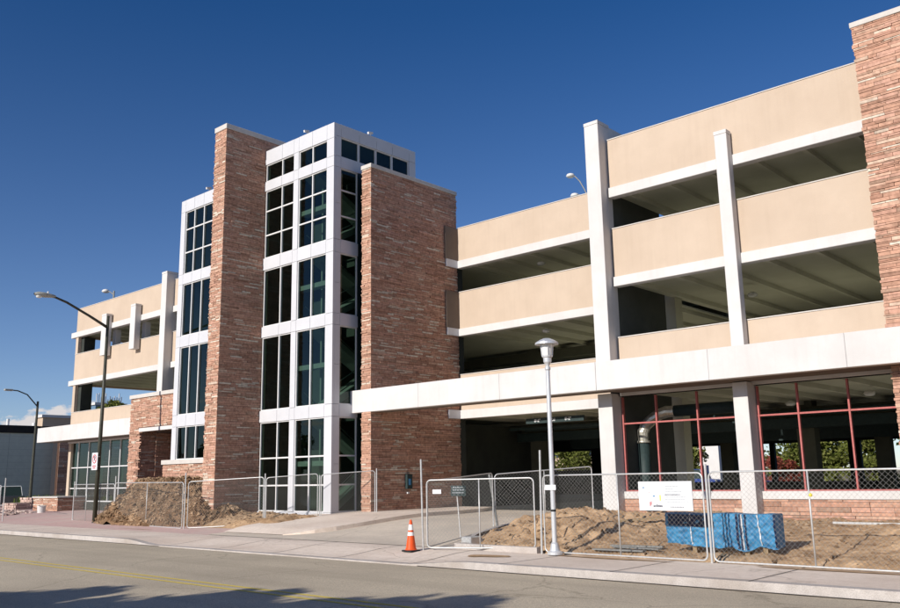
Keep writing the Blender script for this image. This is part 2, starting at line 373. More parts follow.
for i in range(-40, 20):
    x = i*2.75-1.1; n = 6
    for k in range(n):
        ya = 14.81+(17.44-14.81)*k/n; yb = 14.81+(17.44-14.81)*(k+1)/n
        za = walk_z(x, ya)+.009; zb = walk_z(x, yb)+.009
        b.quad((x-.012, ya, za), (x+.012, ya, za), (x+.012, yb, zb), (x-.012, yb, zb))
for i in range(-240, 120):
    if -53 < i < -29: continue
    wv = .035+.03*abs(nz(i*.7, 2)); b.quad((i*.5, 14.77-wv, road_z(14.77)+.012), (i*.5+.5, 14.77-wv, road_z(14.77)+.012), (i*.5+.5, 14.795, road_z(14.8)+.014), (i*.5, 14.795, road_z(14.8)+.014))
structure(b.build('pavement_joint', 'gutter'))

def drive_z(x, y):
    z = hg(y)
    if y > 29: z = .45 - .09*(y-29)
    return z + .0
structure(grid('driveway', -27.5, -14.0, 17.46, 52, 30, 90, drive_z, 'drive'))
structure(grid('garage_floor', -70, 8, 25.3, 56, 60, 8, lambda x, y: .40 if not (-27 < x < -14) else -2.4, 'floor_in', smooth=False))
structure(grid('plaza', -75, -27.4, 17.46, 34, 60, 30, lambda x, y: hg(y)*.6 - .01, 'paver'))
# tracked dirt on the sidewalk before the mound and along the fence foot
def stain(cx, cy, rx, ry, seed):
    b = MB(); pts = []
    for k in range(26):
        a = 2*pi*k/26; r = 1+.35*nz(cos(a)*1.5+seed, sin(a)*1.5)+.15*nz(cos(a)*5+seed, sin(a)*5)
        x, y = cx+rx*r*cos(a), cy+ry*r*sin(a); pts.append((x, y))
    c = (cx, cy, walk_z(cx, cy)+.012)
    for k in range(26):
        p, q = pts[k], pts[(k+1) % 26]; n = len(b.v); b.v += [c, (p[0], p[1], walk_z(p[0], p[1])+.012), (q[0], q[1], walk_z(q[0], q[1])+.012)]; b.f.append((n, n+1, n+2)); b.m.append(0); b.c.append(None)
    structure(b.build('dirt_stain', 'dirt'))
stain(-13.6, 16.25, .75, .22, 3); stain(-10.9, 17.1, 1.5, .12, 8); stain(-6.0, 17.15, 1.6, .10, 12); stain(-33.5, 18.2, 1.6, .25, 5)
# concrete island left of the driveway
def slab(name, poly, zf, thick, mat):
    b = MB(); top = [(x, y, zf(y)+thick) for x, y in poly]; b.poly(top)
    for i in range(len(poly)):
        p, q = poly[i], poly[(i+1) % len(poly)]
        b.quad((p[0], p[1], zf(p[1])-.1), (q[0], q[1], zf(q[1])-.1), (q[0], q[1], zf(q[1])+thick), (p[0], p[1], zf(p[1])+thick))
    return b.build(name, mat)
isl = [(-27.6,18.1),(-25.2,18.0),(-24.1,18.2),(-23.4,18.7),(-23.05,19.5),(-22.85,20.6),(-22.7,22.2),(-22.6,23.6),(-22.6,25.4),(-23.0,27.3),(-23.8,28.8),(-27.6,28.8)]
def isl_thick(x, y): return .13*sst(17.9, 19.2, y)
b = MB()
ys = sorted({p[1] for p in isl}); 
def edge_x(y):
    pts = isl[2:11]
    for p, q in zip(pts, pts[1:]):
        if p[1] <= y <= q[1]: return p[0]+(q[0]-p[0])*(y-p[1])/max(1e-6, q[1]-p[1])
    return -24.1
for k in range(30):
    ya = 18.2+(28.8-18.2)*k/30; yb = 18.2+(28.8-18.2)*(k+1)/30
    xa, xb = edge_x(ya), edge_x(yb); za, zb = hg(ya)+isl_thick(0, ya), hg(yb)+isl_thick(0, yb)
    b.quad((-27.6, ya, za), (xa, ya, za), (xb, yb, zb), (-27.6, yb, zb))
    b.quad((xa, ya, za-.3), (xb, yb, zb-.3), (xb, yb, zb), (xa, ya, za))
structure(b.build('pavement', 'walk'))

# dirt
def clods(b, pts, smin, smax):
    for (x, y, z) in pts:
        s = smin + (smax-smin)*random.random()**2.5
        n = len(b.v); q = Matrix.Rotation(random.uniform(0, pi), 3, 'Z') @ Matrix.Rotation(random.uniform(-.7, .7), 3, 'X')
        for k in ((1,0,0),(-1,0,0),(0,1,0),(0,-1,0),(0,0,1),(0,0,-1)):
            v = q @ Vector((k[0]*s*random.uniform(.7,1.3), k[1]*s*random.uniform(.6,1.1), k[2]*s*random.uniform(.4,.9)))
            b.v.append((x+v.x, y+v.y, z+v.z))
        for f in ((0,2,4),(2,1,4),(1,3,4),(3,0,4),(2,0,5),(1,2,5),(3,1,5),(0,3,5)):
            b.f.append(tuple(n+i for i in f)); b.m.append(1); b.c.append(None)
def dirt(name, x0, x1, y0, y1, fz, step=.12, ncl=600, smin=.02, smax=.10, mask=None, mats=('dirt', 'clod')):
    b = MB(); nx = int((x1-x0)/step); ny = int((y1-y0)/step)
    for j in range(ny+1):
        for i in range(nx+1):
            x = x0+(x1-x0)*i/nx; y = y0+(y1-y0)*j/ny; b.v.append((x, y, fz(x, y)))
    for j in range(ny):
        for i in range(nx):
            a = j*(nx+1)+i; b.f.append((a, a+1, a+nx+2, a+nx+1)); b.m.append(0); b.c.append(None)
    pts = []
    while len(pts) < ncl:
        x = random.uniform(x0, x1); y = random.uniform(y0, y1)
        if mask and not mask(x, y): continue
        pts.append((x, y, fz(x, y)))
    clods(b, pts, smin, smax)
    return b.build(name, mats)
def f_right(x, y):
    ex = min(sst(-17.0+.0, -16.0, x + max(0, 19.3-y)*-.75), 1)
    e = ex*sst(17.4, 17.9, y)
    z = hg(y) - .02
    m = .52*math.exp(-((x+14.0)/1.9)**2 - ((y-20.6)/1.7)**2) + .25*math.exp(-((x+11.3)/1.6)**2-((y-22.5)/1.2)**2) + .16*math.exp(-((x+4.5)/3)**2-((y-21)/2)**2)
    return z + e*(.05 + m + .10*abs(fract(x, y, 1.1, 5)) + min(1, m*5)*(.12*(1-2*abs(noise.noise(Vector((x*2.6, y*3.0, 2.0))))) + .07*nz(x*6, y*6))) - (1-e)*.12
d = dirt('dirt_ground', -17.6, 8, 17.42, 25.08, f_right, .09, 3200, .012, .09, lambda x, y: x > -16.4 + max(0, 19.3-y)*.8)
structure(d)
def pile_f(x, y):
    dx = (x+35.9)/5.5; dy = (y-20.95)/2.12; r = (abs(dx)**2.1+abs(dy)**2.0)**.48
    r += .13*fract(x, y, .7, 3)
    m = max(0, 1-r); top = min(1, m/.60); h = 1.80*(top*(1.25-.25*top)) * (1+.10*nz(x*1.2, y))
    k = min(1, m*5)
    rg = 1-abs(noise.noise(Vector((x*2.3+y*1.5, y*2.0, 4.0))))*2
    rg2 = 1-abs(noise.noise(Vector((x*5.3-y*2.5, y*4.6, 9.0))))*2
    return hg(y)*.6 - .12 + h + k*(.12*rg + .07*rg2 + .05*nz(x*13, y*13)) - k*.12 + (.09 if m > 0 else 0)
pile = dirt('dirt_pile', -42.6, -29.9, 18.82, 23.4, pile_f, .06, 9000, .015, .14, lambda x, y: ((x+36.2)/5.9)**2+((y-20.95)/2.1)**2 < 1, ('dirt_pile', 'clod'))
tag(pile, 'high brown heap of excavated dirt behind the fence left of the stone pier', 'dirt pile')
def low_f(x, y):
    e = sst(-31.6, -30.6, x)*(1-sst(-26.9, -25.9, x))*sst(19.2, 20.0, y)*(1-sst(21.8, 22.4, y))
    return hg(y) - .03 + e*(.22+.14*fract(x, y, 1.3, 5)) - (1-e)*.08
low = dirt('dirt_mound', -31.8, -25.8, 19.1, 22.4, low_f, .09, 500, .015, .08, lambda x, y: -31 < x < -26.6 and y > 19.6)
tag(low, 'long low mound of brown dirt at the foot of the glass tower', 'dirt pile')

# ------------------------------------------------------------------ sandstone veneer
PAL = [((.54,.315,.225),6),((.57,.345,.25),6),((.46,.255,.18),3),((.61,.415,.31),3),((.55,.32,.24),4),((.64,.50,.39),1.2),((.34,.195,.14),1.6),((.70,.61,.50),.8),((.60,.365,.28),3),((.37,.25,.185),1.5)]
PC = [tuple(.74*q+.26*m for q, m in zip(p[0], (.52, .32, .23))) for p in PAL]; PW = [p[1] for p in PAL]
def veneer(b, O, U, N_, w, h, courses=None, clip=None, cream=.10, hmin=.032, hmax=.095, wmin=.18, wmax=.75):
    """ledger stones over a rectangle: origin O, horizontal axis U, outward normal N_"""
    O = Vector(O); U = Vector(U); N_ = Vector(N_); z = 0; ri = 0
    while z < h-.01:
        ch = courses[ri][1] if courses else random.uniform(hmin, hmax); ri += 1
        ch = min(ch, h-z); x = -random.random()*.4
        while x < w:
            l = random.uniform(wmin, wmax); xa = max(0, x); xb = min(w, x+l)
            if xb-xa > .03:
                zc = z+ch/2; ok = True
                if clip and clip((xa+xb)/2, zc): ok = False
                if ok:
                    c = random.choices(PC, PW)[0]; k = random.uniform(.88, 1.06); c = tuple(q*k for q in c)
                    if random.random() < cream and ch < .075: c = (.72*k, .64*k, .53*k)
                    p = random.uniform(.004, .024) + (.02 if random.random() < .15 else 0)
                    g = .006
                    e0 = p if xa <= 0 else -g; e1 = p if xb >= w else -g
                    A = O+U*(xa-e0)+Vector((0,0,z+g)); Bq = O+U*(xb+e1)+Vector((0,0,z+g)); t = Vector((0,0,ch-2*g))
                    n0 = N_*p; s0 = N_*-.01
                    P = [A+s0, Bq+s0, Bq+n0, A+n0, A+s0+t, Bq+s0+t, Bq+n0+t, A+n0+t]
                    n = len(b.v); b.v += [tuple(q) for q in P]
                    for f in ((0,3,2,1),(4,5,6,7),(3,2,6,7),(1,2,6,5),(0,4,7,3)):
                        b.f.append(tuple(n+i for i in f)); b.m.append(0); b.c.append(c)
            x += l
        z += ch
MORT = (.20, .125, .095)
def stone_block(name, x0, x1, y0, y1, z0, z1, parent, faces='FR', cope=.22, clip=None, cream=.10, **kw):
    b = MB(); b.box(x0, x1, y0, y1, z0, z1, 0, MORT)
    if 'F' in faces: veneer(b, (x0, y0, z0), (1,0,0), (0,-1,0), x1-x0, z1-z0, clip=clip, cream=cream, **kw)
    if 'R' in faces: veneer(b, (x1, y0, z0), (0,1,0), (1,0,0), y1-y0, z1-z0, cream=cream, **kw)
    if 'L' in faces: veneer(b, (x0, y1, z0), (0,-1,0), (-1,0,0), y1-y0, z1-z0, cream=cream, **kw)
    if 'K' in faces: veneer(b, (x1, y1, z0), (-1,0,0), (0,1,0), x1-x0, z1-z0, cream=cream, **kw)
    o = b.build(name, 'stone', parent)
    if cope:
        c = MB(); c.box(x0-.05, x1+.05, y0-.05, y1+.05, z1+.002, z1+cope); c.build('coping', 'coping', o, bevel=.01)
    return o

# ------------------------------------------------------------------ the building
G = thing('parking_garage', (-25, 28, .4), 'cream and white concrete parking garage with sandstone piers and a glass stair tower', 'building')
# levels: (slab underside, slab edge top, spandrel top)
LV = [(4.36, 4.74, 6.31), (8.07, 8.40, 10.09), (11.22, 11.57, 13.12)]
XL, XR = -55.6, 8.0
def section(x0, x1, y, ptop, first=0):
    for i, (a, c, t) in enumerate(LV):
        if i < first: continue
        top = ptop if i == 2 else t
        if i or first == 0:
            b = MB(); b.box(x0, x1, y-.07, y+.25, a, c); b.build('edge_beam', 'white', G, bevel=.012)
        b = MB(); b.box(x0+.02, x1-.02, y, y+.2, c+.002, top); b.build('spandrel', 'stucco', G, bevel=.01)
        b = MB(); b.box(x0+.02, x1-.02, y-.02, y+.22, top+.002, top+.035); b.build('drip_edge', 'coping', G)
section(-15.0, -6.35, 25.0, 13.32); section(-3.2, 8.0, 25.0, 13.32)
section(-25.55, -15.6, 28.9, 13.12)
section(XL, -44.15, 25.0, 13.1); section(-43.5, -32.5, 25.0, 13.1)
# slab returns beyond the left end of the left section (beams oversail the corner)
for a, c, t in LV[1:]:
    b = MB(); b.box(XL-.55, XL-.002, 24.93, 25.25, a, c); b.build('edge_beam', 'white', G, bevel=.012)
# floors with double-tee ribs
def deck(x0, x1, y0, y1, a, c, rib=1.5):
    b = MB(); b.box(x0, x1, y0, y1, a+.26, c-.01)
    x = x0+.6; k = 0
    while x < x1-.2:
        b.box(x-.06, x+.06, y0+.05, y1-.05, a+.10, a+.262); x += rib
        k += 1
    b.build('floor_deck', 'concrete_in', G)
for i, (a, c, t) in enumerate(LV):
    deck(-15.11, 8, 25.26, 55, a, c)
    deck(-25.5, -15.65, 29.16, 55, a, c)
    deck(XL, -32.2, 25.26, 55, a, c)
    b = MB(); b.box(-32.19, -25.51, 28.5, 55, a+.2, c-.02); b.build('floor_deck', 'concrete_in', G)
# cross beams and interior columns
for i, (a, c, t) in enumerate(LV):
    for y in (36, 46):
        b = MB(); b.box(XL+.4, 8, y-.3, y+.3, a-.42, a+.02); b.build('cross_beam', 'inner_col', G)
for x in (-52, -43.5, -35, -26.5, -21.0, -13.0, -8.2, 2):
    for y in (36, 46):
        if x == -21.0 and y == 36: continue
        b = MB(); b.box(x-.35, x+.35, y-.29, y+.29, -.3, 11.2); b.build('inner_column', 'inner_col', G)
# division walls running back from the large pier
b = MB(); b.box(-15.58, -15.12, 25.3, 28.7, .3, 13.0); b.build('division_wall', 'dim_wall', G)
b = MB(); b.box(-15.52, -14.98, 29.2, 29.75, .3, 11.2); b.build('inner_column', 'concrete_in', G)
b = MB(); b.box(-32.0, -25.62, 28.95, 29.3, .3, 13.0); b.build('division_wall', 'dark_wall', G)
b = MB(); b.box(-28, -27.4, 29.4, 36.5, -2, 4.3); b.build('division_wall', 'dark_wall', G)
# rear elevation with ground openings
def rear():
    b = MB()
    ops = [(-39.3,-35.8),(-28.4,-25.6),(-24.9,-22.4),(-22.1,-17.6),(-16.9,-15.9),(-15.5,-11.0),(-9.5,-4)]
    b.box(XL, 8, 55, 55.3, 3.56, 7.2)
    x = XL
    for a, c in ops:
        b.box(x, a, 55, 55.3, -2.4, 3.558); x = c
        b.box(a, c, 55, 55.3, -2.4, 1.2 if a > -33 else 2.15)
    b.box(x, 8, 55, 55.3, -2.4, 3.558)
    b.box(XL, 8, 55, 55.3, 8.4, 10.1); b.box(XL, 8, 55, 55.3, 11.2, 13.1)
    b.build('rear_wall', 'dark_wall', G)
rear()
# left end: open side with corner column and side spandrels
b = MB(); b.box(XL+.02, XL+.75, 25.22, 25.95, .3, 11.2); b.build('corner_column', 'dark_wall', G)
for i, (a, c, t) in enumerate(LV):
    tt = t - .02
    b = MB(); b.box(XL-.0, XL+.2, 25.27, 55, a, tt); b.build('side_spandrel', 'stucco', G)
for x0 in (XL+.02,):
    b = MB(); pass
    for za, zc in ((.3, 4.35), (6.35, 8.06), (10.13, 11.21)): b = MB(); b.box(x0, x0+.34, 25.0, 25.2, za, zc); b.build('corner_pier', 'stucco', G)

# piers
def pier(x0, x1, y0, y1, z0, z1, cap=.12):
    b = MB(); b.box(x0, x1, y0, y1, z0, z1-cap); o = b.build('pier', 'white', G, bevel=.012)
    c = MB(); c.box(x0-.006, x1+.006, y0-.006, y1+.006, z1-cap+.006, z1); c.build('pier_cap', 'white', o)
pier(-15.62, -15.06, 24.55, 25.28, 5.30, 14.0)
b = MB(); b.box(-15.60, -15.09, 25.29, 28.86, 13.01, 13.95); b.build('pier_extension', 'white', G); pier(-10.90, -10.50, 24.6, 24.92, 5.30, 12.33)
pier(-51.22, -50.62, 24.55, 24.92, 9.52, 12.1); pier(-47.62, -47.05, 24.55, 24.92, 9.52, 12.2)
b = MB(); b.box(-51.1, -50.7, 25.26, 25.6, 8.4, 11.2); b.build('inner_column', 'white', G); b = MB(); b.box(-47.5, -47.1, 25.26, 25.6, 8.4, 11.2); b.build('inner_column', 'white', G)
pier(-44.1, -43.55, 24.5, 25.2, .4, 13.55)
# ground columns
for x0, x1 in ((-15.62, -15.08), (-10.95, -10.50)):
    b = MB(); b.box(x0, x1, 24.55, 25.2, .25, 4.44); b.build('column', 'white', G, bevel=.012)
# canopies
def canopy(x0, x1, y0, y1, z0, z1):
    b = MB(); nseg = max(1, round((x1-x0)/3.9))
    for k in range(nseg): b.box(x0+(x1-x0)*k/nseg+.0025, x0+(x1-x0)*(k+1)/nseg-.0025, y0, y0+.3, z0, z1)
    o = b.build('canopy', 'white', G, bevel=.01)
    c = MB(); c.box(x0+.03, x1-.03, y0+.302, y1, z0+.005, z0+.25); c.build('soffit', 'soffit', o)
    c = MB(); c.box(x0+.02, x1-.02, y0+.302, y1-.02, z0+.3, z1-.02); c.build('canopy_roof', 'white', o)
canopy(-26.87, -14.99, 23.5, 24.5, 4.46, 5.37); canopy(-14.985, 8, 23.5, 24.95, 4.46, 5.37)
canopy(-57.1, -42.95, 23.6, 24.92, 4.45, 5.36)
b = MB(); b.box(-15.06, 8, 24.97, 25.3, 4.36, 4.45); b.build('canopy_beam', 'grayblock_top', G)

# spandrel returns along the stone wall
for i, (a, c, t) in enumerate(LV):
    top = 13.1 if i == 2 else t
    b = MB(); b.box(-25.57, -25.50, 28.1, 28.88, a, c); b.build('edge_beam', 'metal_panel', G)
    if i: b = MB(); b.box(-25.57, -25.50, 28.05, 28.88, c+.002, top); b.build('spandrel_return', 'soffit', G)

# stone masses
stone_block('stone_fin', -32.42, -31.57, 20.33, 27.0, .3, 17.3, G, 'FRL', .24)
stone_block('stone_wall', -26.13, -25.60, 23.55, 28.9, .35, 14.75, G, 'FR', .18)
stone_block('stone_pylon', -6.44, -3.0, 24.2, 25.6, .3, 14.0, G, 'FR', .16, cream=.14, hmin=.03, hmax=.115, wmin=.2, wmax=.9)
def hole(u, z): return u > 1.02 and z < 4.20
b = MB()                                      # entry portal of the left section
for (x0, x1, z0, z1) in ((-43.0, -41.98, .25, 4.45), (-43.0, -36.9, 4.452, 6.15)):
    b.box(x0, x1, 22.5, 23.4, z0, z1, 0, MORT)
veneer(b, (-43.0, 22.5, .25), (1,0,0), (0,-1,0), 6.1, 5.9, clip=lambda u, z: u > 1.02 and z < 4.38)
veneer(b, (-41.98, 22.5, .25), (0,1,0), (1,0,0), .9, 4.2)
po = b.build('stone_portal', 'stone', G)
b = MB(); b.box(-43.08, -36.96, 22.42, 23.45, 6.152, 6.34); b.build('coping', 'coping', po)
b = MB(); b.box(-41.97, -37.0, 22.44, 22.6, 4.40, 4.58); b.build('lintel', 'white', po)
b = MB(); b.box(-42.3, -41.9, 23.41, 28.5, .25, 4.4, 0, MORT); veneer(b, (-41.9, 23.41, .25), (0,1,0), (1,0,0), 5.1, 4.1)
veneer(b, (-42.0, 28.5, .25), (1,0,0), (0,-1,0), 5, 4.1); b.box(-42.0, -36.9, 28.51, 28.8, .25, 4.4, 0, MORT); b.build('stone_recess', 'stone', G)
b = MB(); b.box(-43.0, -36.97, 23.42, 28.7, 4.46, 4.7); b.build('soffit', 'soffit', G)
# base under the small tower
stone_block('stone_base', -37.35, -32.50, 21.28, 24.0, .2, 2.64, G, 'FR', 0)
b = MB(); b.box(-37.42, -32.46, 21.20, 21.5, 2.642, 2.84); b.build('sill', 'coping', G)
# stone plinth below the right storefronts
for x0, x1 in ((-15.07, -10.96), (-10.49, -6.46)):
    o = stone_block('stone_plinth', x0, x1, 25.02, 25.35, .15, 1.05, G, 'F', 0, cream=.12, hmin=.07, hmax=.17, wmin=.35, wmax=1.2)
    b = MB(); b.box(x0, x1, 24.97, 25.4, 1.052, 1.28); b.build('sill', 'white', o, bevel=.01)

# ---- glazed towers
def cladding(name, parent, rects, y, t=.12, axis='Y'):
    """panels as rects (u0,u1,z0,z1) on a plane; joints between"""
    b = MB()
    for (u0, u1, z0, z1) in rects:
        if axis == 'Y': b.box(u0, u1, y-.0, y+t, z0, z1)
        else: b.box(y-t, y, u0, u1, z0, z1)
    return b.build(name, 'metal_panel', parent, bevel=.004)
def window(parent, u0, u1, z0, z1, y, axis='Y', mulls=(), trans=(), fm='mullion', gm='glass', fw=.045, rec=.05):
    b = MB(); g = MB()
    def bar(a0, a1, c0, c1, d0=-.0, d1=.09):
        if axis == 'Y': b.box(a0, a1, y+rec+d0, y+rec+d1, c0, c1)
        else: b.box(y-rec-d1, y-rec-d0, a0, a1, c0, c1)
    bar(u0+.002, u0+fw, z0, z1); bar(u1-fw, u1-.002, z0, z1); bar(u0+fw+.001, u1-fw-.001, z0+.002, z0+fw); bar(u0+fw+.001, u1-fw-.001, z1-fw, z1-.002)
    for mx in mulls: bar(mx-.03, mx+.03, z0+fw+.001, z1-fw-.001, -.012, .09)
    for tz in trans: bar(u0+fw+.001, u1-fw-.001, tz-.03, tz+.03, .004, .085)
    o = b.build('window', fm, parent)
    if gm:
        if axis == 'Y': g.quad((u0, y+rec+.05, z0), (u1, y+rec+.05, z0), (u1, y+rec+.05, z1), (u0, y+rec+.05, z1))
        else: g.quad((y-rec-.05, u0, z0), (y-rec-.05, u1, z0), (y-rec-.05, u1, z1), (y-rec-.05, u0, z1))
        g.build('pane', gm, o)
    return o
TY = 22.43; TX = -26.68
rows = [(.56, 4.30, (1.62, 2.76)), (4.80, 8.03, ()), (8.51, 11.10, ()), (11.65, 14.83, (12.72, 13.86)), (15.28, 16.10, ())]
cols = [(-31.50, -29.42), (-29.08, -27.15)]
R = []
zb = [.40] + [v for r in rows for v in (r[0], r[1])] + [16.78]
for i in range(0, len(zb), 2):
    z0, z1 = zb[i], zb[i+1]
    for (u0, u1) in ((-31.54, -30.292), (-30.278, -29.43), (-29.07, -28.14), (-28.126, -27.16)):
        R.append((u0, u1, z0, z1))
for (u0, u1) in ((-29.42, -29.08), (-27.15, TX-.001)):
    for k in range(len(zb)-1): R.append((u0, u1, zb[k]+.006, zb[k+1]-.006))
TC = cladding('tower_cladding', G, R, TY)
RS = []
zbs = [.40, .56, 4.30, 4.80, 8.03, 8.51, 11.10, 11.65, 14.83, 15.32, 16.22, 16.78]
for i in range(0, len(zbs), 2):
    if i >= 10:
        for (u0, u1) in ((22.83, 23.86), (23.875, 24.87), (24.885, 25.86), (25.875, 26.94)): RS.append((u0, u1, zbs[i], zbs[i+1]))
    elif i == 8: RS.append((22.83, 26.94, zbs[i], zbs[i+1]))
    else: RS.append((22.83, 23.80, zbs[i], zbs[i+1]))
for k in range(len(zbs)-1):
    zz = [zbs[k]+.006, zbs[k+1]-.006]
    if zz[1]-zz[0] > 2.5: mid = (zz[0]+zz[1])/2; RS += [(TY+.121, 22.82, zz[0], mid-.006), (TY+.121, 22.82, mid+.006, zz[1])]
    else: RS.append((TY+.121, 22.82, zz[0], zz[1]))
    if k >= 8: RS.append((26.95, 27.35, zz[0], zz[1]))
cladding('tower_cladding', G, RS, TX, axis='X')
for (u0, u1), m in zip(cols, (-30.285, -28.133)):
    for (z0, z1, tr) in rows: window(G, u0, u1, z0, z1, TY, 'Y', (m,), tr)
for (z0, z1, tr) in rows[:4]: window(G, 22.83, 23.80, z0, z1, TX, 'X', (), tr, fm='mullion')
for u0, u1 in ((22.83, 23.86), (23.875, 24.87), (24.885, 25.86), (25.875, 26.94)): window(G, u0, u1, 15.32, 16.22, TX, 'X')
b = MB(); b.box(TX-.14, TX-.02, 23.81, 27.0, .4, 14.8); b.build('tower_wall', 'frame_dark', G)
b = MB(); b.box(-31.50, TX-.14, 27.2, 27.35, .4, 16.77); b.box(-31.53, -31.4, 22.6, 27.1, .4, 16.7); b.build('tower_wall', 'gray_wall', G)
b = MB(); b.box(-31.54, TX-.002, TY+.13, 27.34, 16.60, 16.76); b.build('tower_roof', 'metal_panel', G)
# inside the tower: landings, stair flights, an elevator shaft and rails
for z in (4.33, 8.06, 11.25, 14.85):
    b = MB(); b.box(-31.38, -29.3, 22.62, 27.1, z, z+.38); b.box(-29.29, -26.9, 25.2, 27.1, z, z+.38); b.build('landing', 'gray_wall', G)
for z0, z1 in ((.45, 4.5), (4.7, 8.2), (8.4, 11.4), (11.6, 14.9)):
    zm = (z0+z1)/2; b = MB()
    b.obox((-27.5, 24.3, (z0+zm)/2+.1), (.45,0,0), (0,1.5,(zm-z0)/2), (0,-.04,.12)); b.obox((-28.6, 24.3, (z1+zm)/2+.1), (.45,0,0), (0,-1.5,(z1-zm)/2), (0,.04,.12))
    b.box(-29.1, -26.98, 22.62, 23.0, zm-.1, zm+.1)
    b.build('stair_flight', 'white', G)
    b = MB()
    for zz in (.5, .95): b.tube([(-27.0, 22.9, z0+zz*1), (-27.0, 25.8, zm+zz)][::1], .025, 6); b.tube([(-29.05, 25.8, zm+zz), (-29.05, 22.9, z1+zz)], .025, 6)
    b.build('stair_rail', 'mullion', G)
b = MB(); b.box(-31.2, -29.6, 25.0, 27.0, .4, 16.5); b.build('elevator_shaft', 'gray_wall', G)
b = MB()
for x in (-27.9, -28.5): b.box(x, x+.09, 23.3, 23.4, .5, 14.8)
b.build('guide_rail', 'white', G)
# small tower on the left
SY = 21.4
srows = [(2.84, 4.35, ()), (4.88, 8.08, ()), (8.60, 11.13, ()), (11.62, 14.76, (12.69, 13.85))]
R = []; zb = [2.842, 2.845] + [v for r in srows for v in (r[0], r[1])][1:] + [15.36]
zb = [4.35, 4.88, 8.08, 8.60, 11.13, 11.62, 14.76, 15.36]
for i in range(0, 8, 2):
    for u0, u1 in ((-36.56, -35.79), (-35.775, -34.97), (-34.955, -33.9), (-33.885, -32.5)): R.append((u0, u1, zb[i], zb[i+1]))
zz = [2.842, 4.35, 4.88, 8.08, 8.60, 11.13, 11.62, 14.76, 15.36]
for k in range(8): R.append((-36.95, -36.57, zz[k]+.004, zz[k+1]-.004))
cladding('tower_cladding', G, R, SY)
for (z0, z1, tr) in srows: window(G, -36.56, -32.5, z0, z1, SY, 'Y', (-35.782, -34.962, -33.9), tr)
b = MB(); b.box(-36.95, -36.83, SY+.13, 27, 2.85, 15.34); b.build('tower_wall', 'metal_panel', G)
b = MB(); b.box(-36.82, -32.5, 26.8, 27, 2.85, 15.3); b.build('tower_wall', 'gray_wall', G)
b = MB(); b.box(-36.8, -32.5, SY+.14, 26.9, 15.1, 15.32); b.build('tower_roof', 'metal_panel', G)
for z in (4.36, 8.1, 11.2):
    b = MB(); b.box(-36.8, -32.5, SY+.4, 26.8, z, z+.4); b.build('landing', 'gray_wall', G)
b = MB()
for k in range(4): b.box(-36.3+.02*k, -35.95, 23.2, 23.3, 5.6+2.9*k, 7.2+2.9*k)
b.build('wall_panel', 'distant_light', G)
# security cameras on the roof edges
for (x, y, z) in ((-28.6, 22.5, 16.78), (-26.75, 24.6, 16.78), (-34.6, 21.45, 15.36)):
    b = MB(); b.tube([(x, y, z), (x, y, z+.1)], .02, 8); b.obox((x+.03, y-.06, z+.13), (.045,0,0), (0,.13,.03), (0,-.01,.045)); b.build('security_camera', 'bucket', G)
# storefront frames, right (bare red primed steel, no glass yet)
def red_frame(xs, x0, x1):
    b = MB()
    for x in xs: b.box(x-.024, x+.024, 25.08, 25.18, 1.282, 4.33)
    b.box(x0, x1, 25.095, 25.165, 3.435, 3.485); b.box(x0, x1, 25.095, 25.165, 1.283, 1.32)
    return b.build('storefront_frame', 'red_steel', G)
red_frame((-15.02, -13.80, -12.38, -11.0), -15.05, -10.97); red_frame((-10.44, -9.28, -7.88, -6.52), -10.48, -6.46)
# storefront, left (glazed)
window(G, -55.55, -43.1, .75, 4.44, 25.05, 'Y', (-54.4, -53.0, -51.6, -50.3, -49.0, -47.6, -46.2, -44.8), (1.55, 2.82), gm='glass_clear', fw=.07)
b = MB(); b.box(-55.55, -43.1, 25.0, 25.4, .1, .748); b.build('storefront_base', 'dark_wall', G)
b = MB()
for x in (-55.0, -54.6, -51.9, -49.9): b.box(x, x+.16, 26.6, 26.8, .8, 4.3)
b.build('wall_panel', 'distant_light', G)
b = MB(); b.box(-55.0, -43.5, 31, 31.2, .5, 4.3); b.build('division_wall', 'dark_wall', G)
b = MB(); b.box(-53.2, -52.3, 28.0, 28.1, 2.9, 3.5); b.box(-50.5, -50.3, 27.5, 27.6, 1.5, 4.2); b.box(-46.0, -45.8, 28, 28.2, 1, 4.2); b.build('wall_panel', 'ink_yellow', G)
# ceiling lights
for (x, y, z) in ((-22.0, 30.5, 11.22), (-21.5, 30.0, 8.05), (-12.0, 29.2, 8.05), (-20.5, 32.5, 4.34), (-11.9, 31.5, 4.34), (-8.6, 29.5, 4.34), (-8.2, 31.5, 4.34), (-24.2, 34, 11.22), (-10, 30, 11.22)):
    b = MB(); b.lathe((x, y, z-.2), [(.001, 0), (.14, .02), (.19, .1), (.12, .16), (.05, .2)], 14); b.build('ceiling_light', 'lens', G, smooth=True)
# pipes and trays below the ground level ceiling
b = MB()
for y in (33, 34.2, 38): b.tube([(-26, y, 4.02), (8, y, 4.02)], .08, 8)
b.box(-27, 8, 34.8, 35.3, 3.5, 3.9); b.box(-27, 8, 39.5, 40, 3.2, 3.9); b.build('pipe_run', 'duct_dark', G)
b = MB(); b.box(-24.5, -23.2, 40, 40.1, 3.3, 3.36); b.build('ceiling_light', 'lens', G)

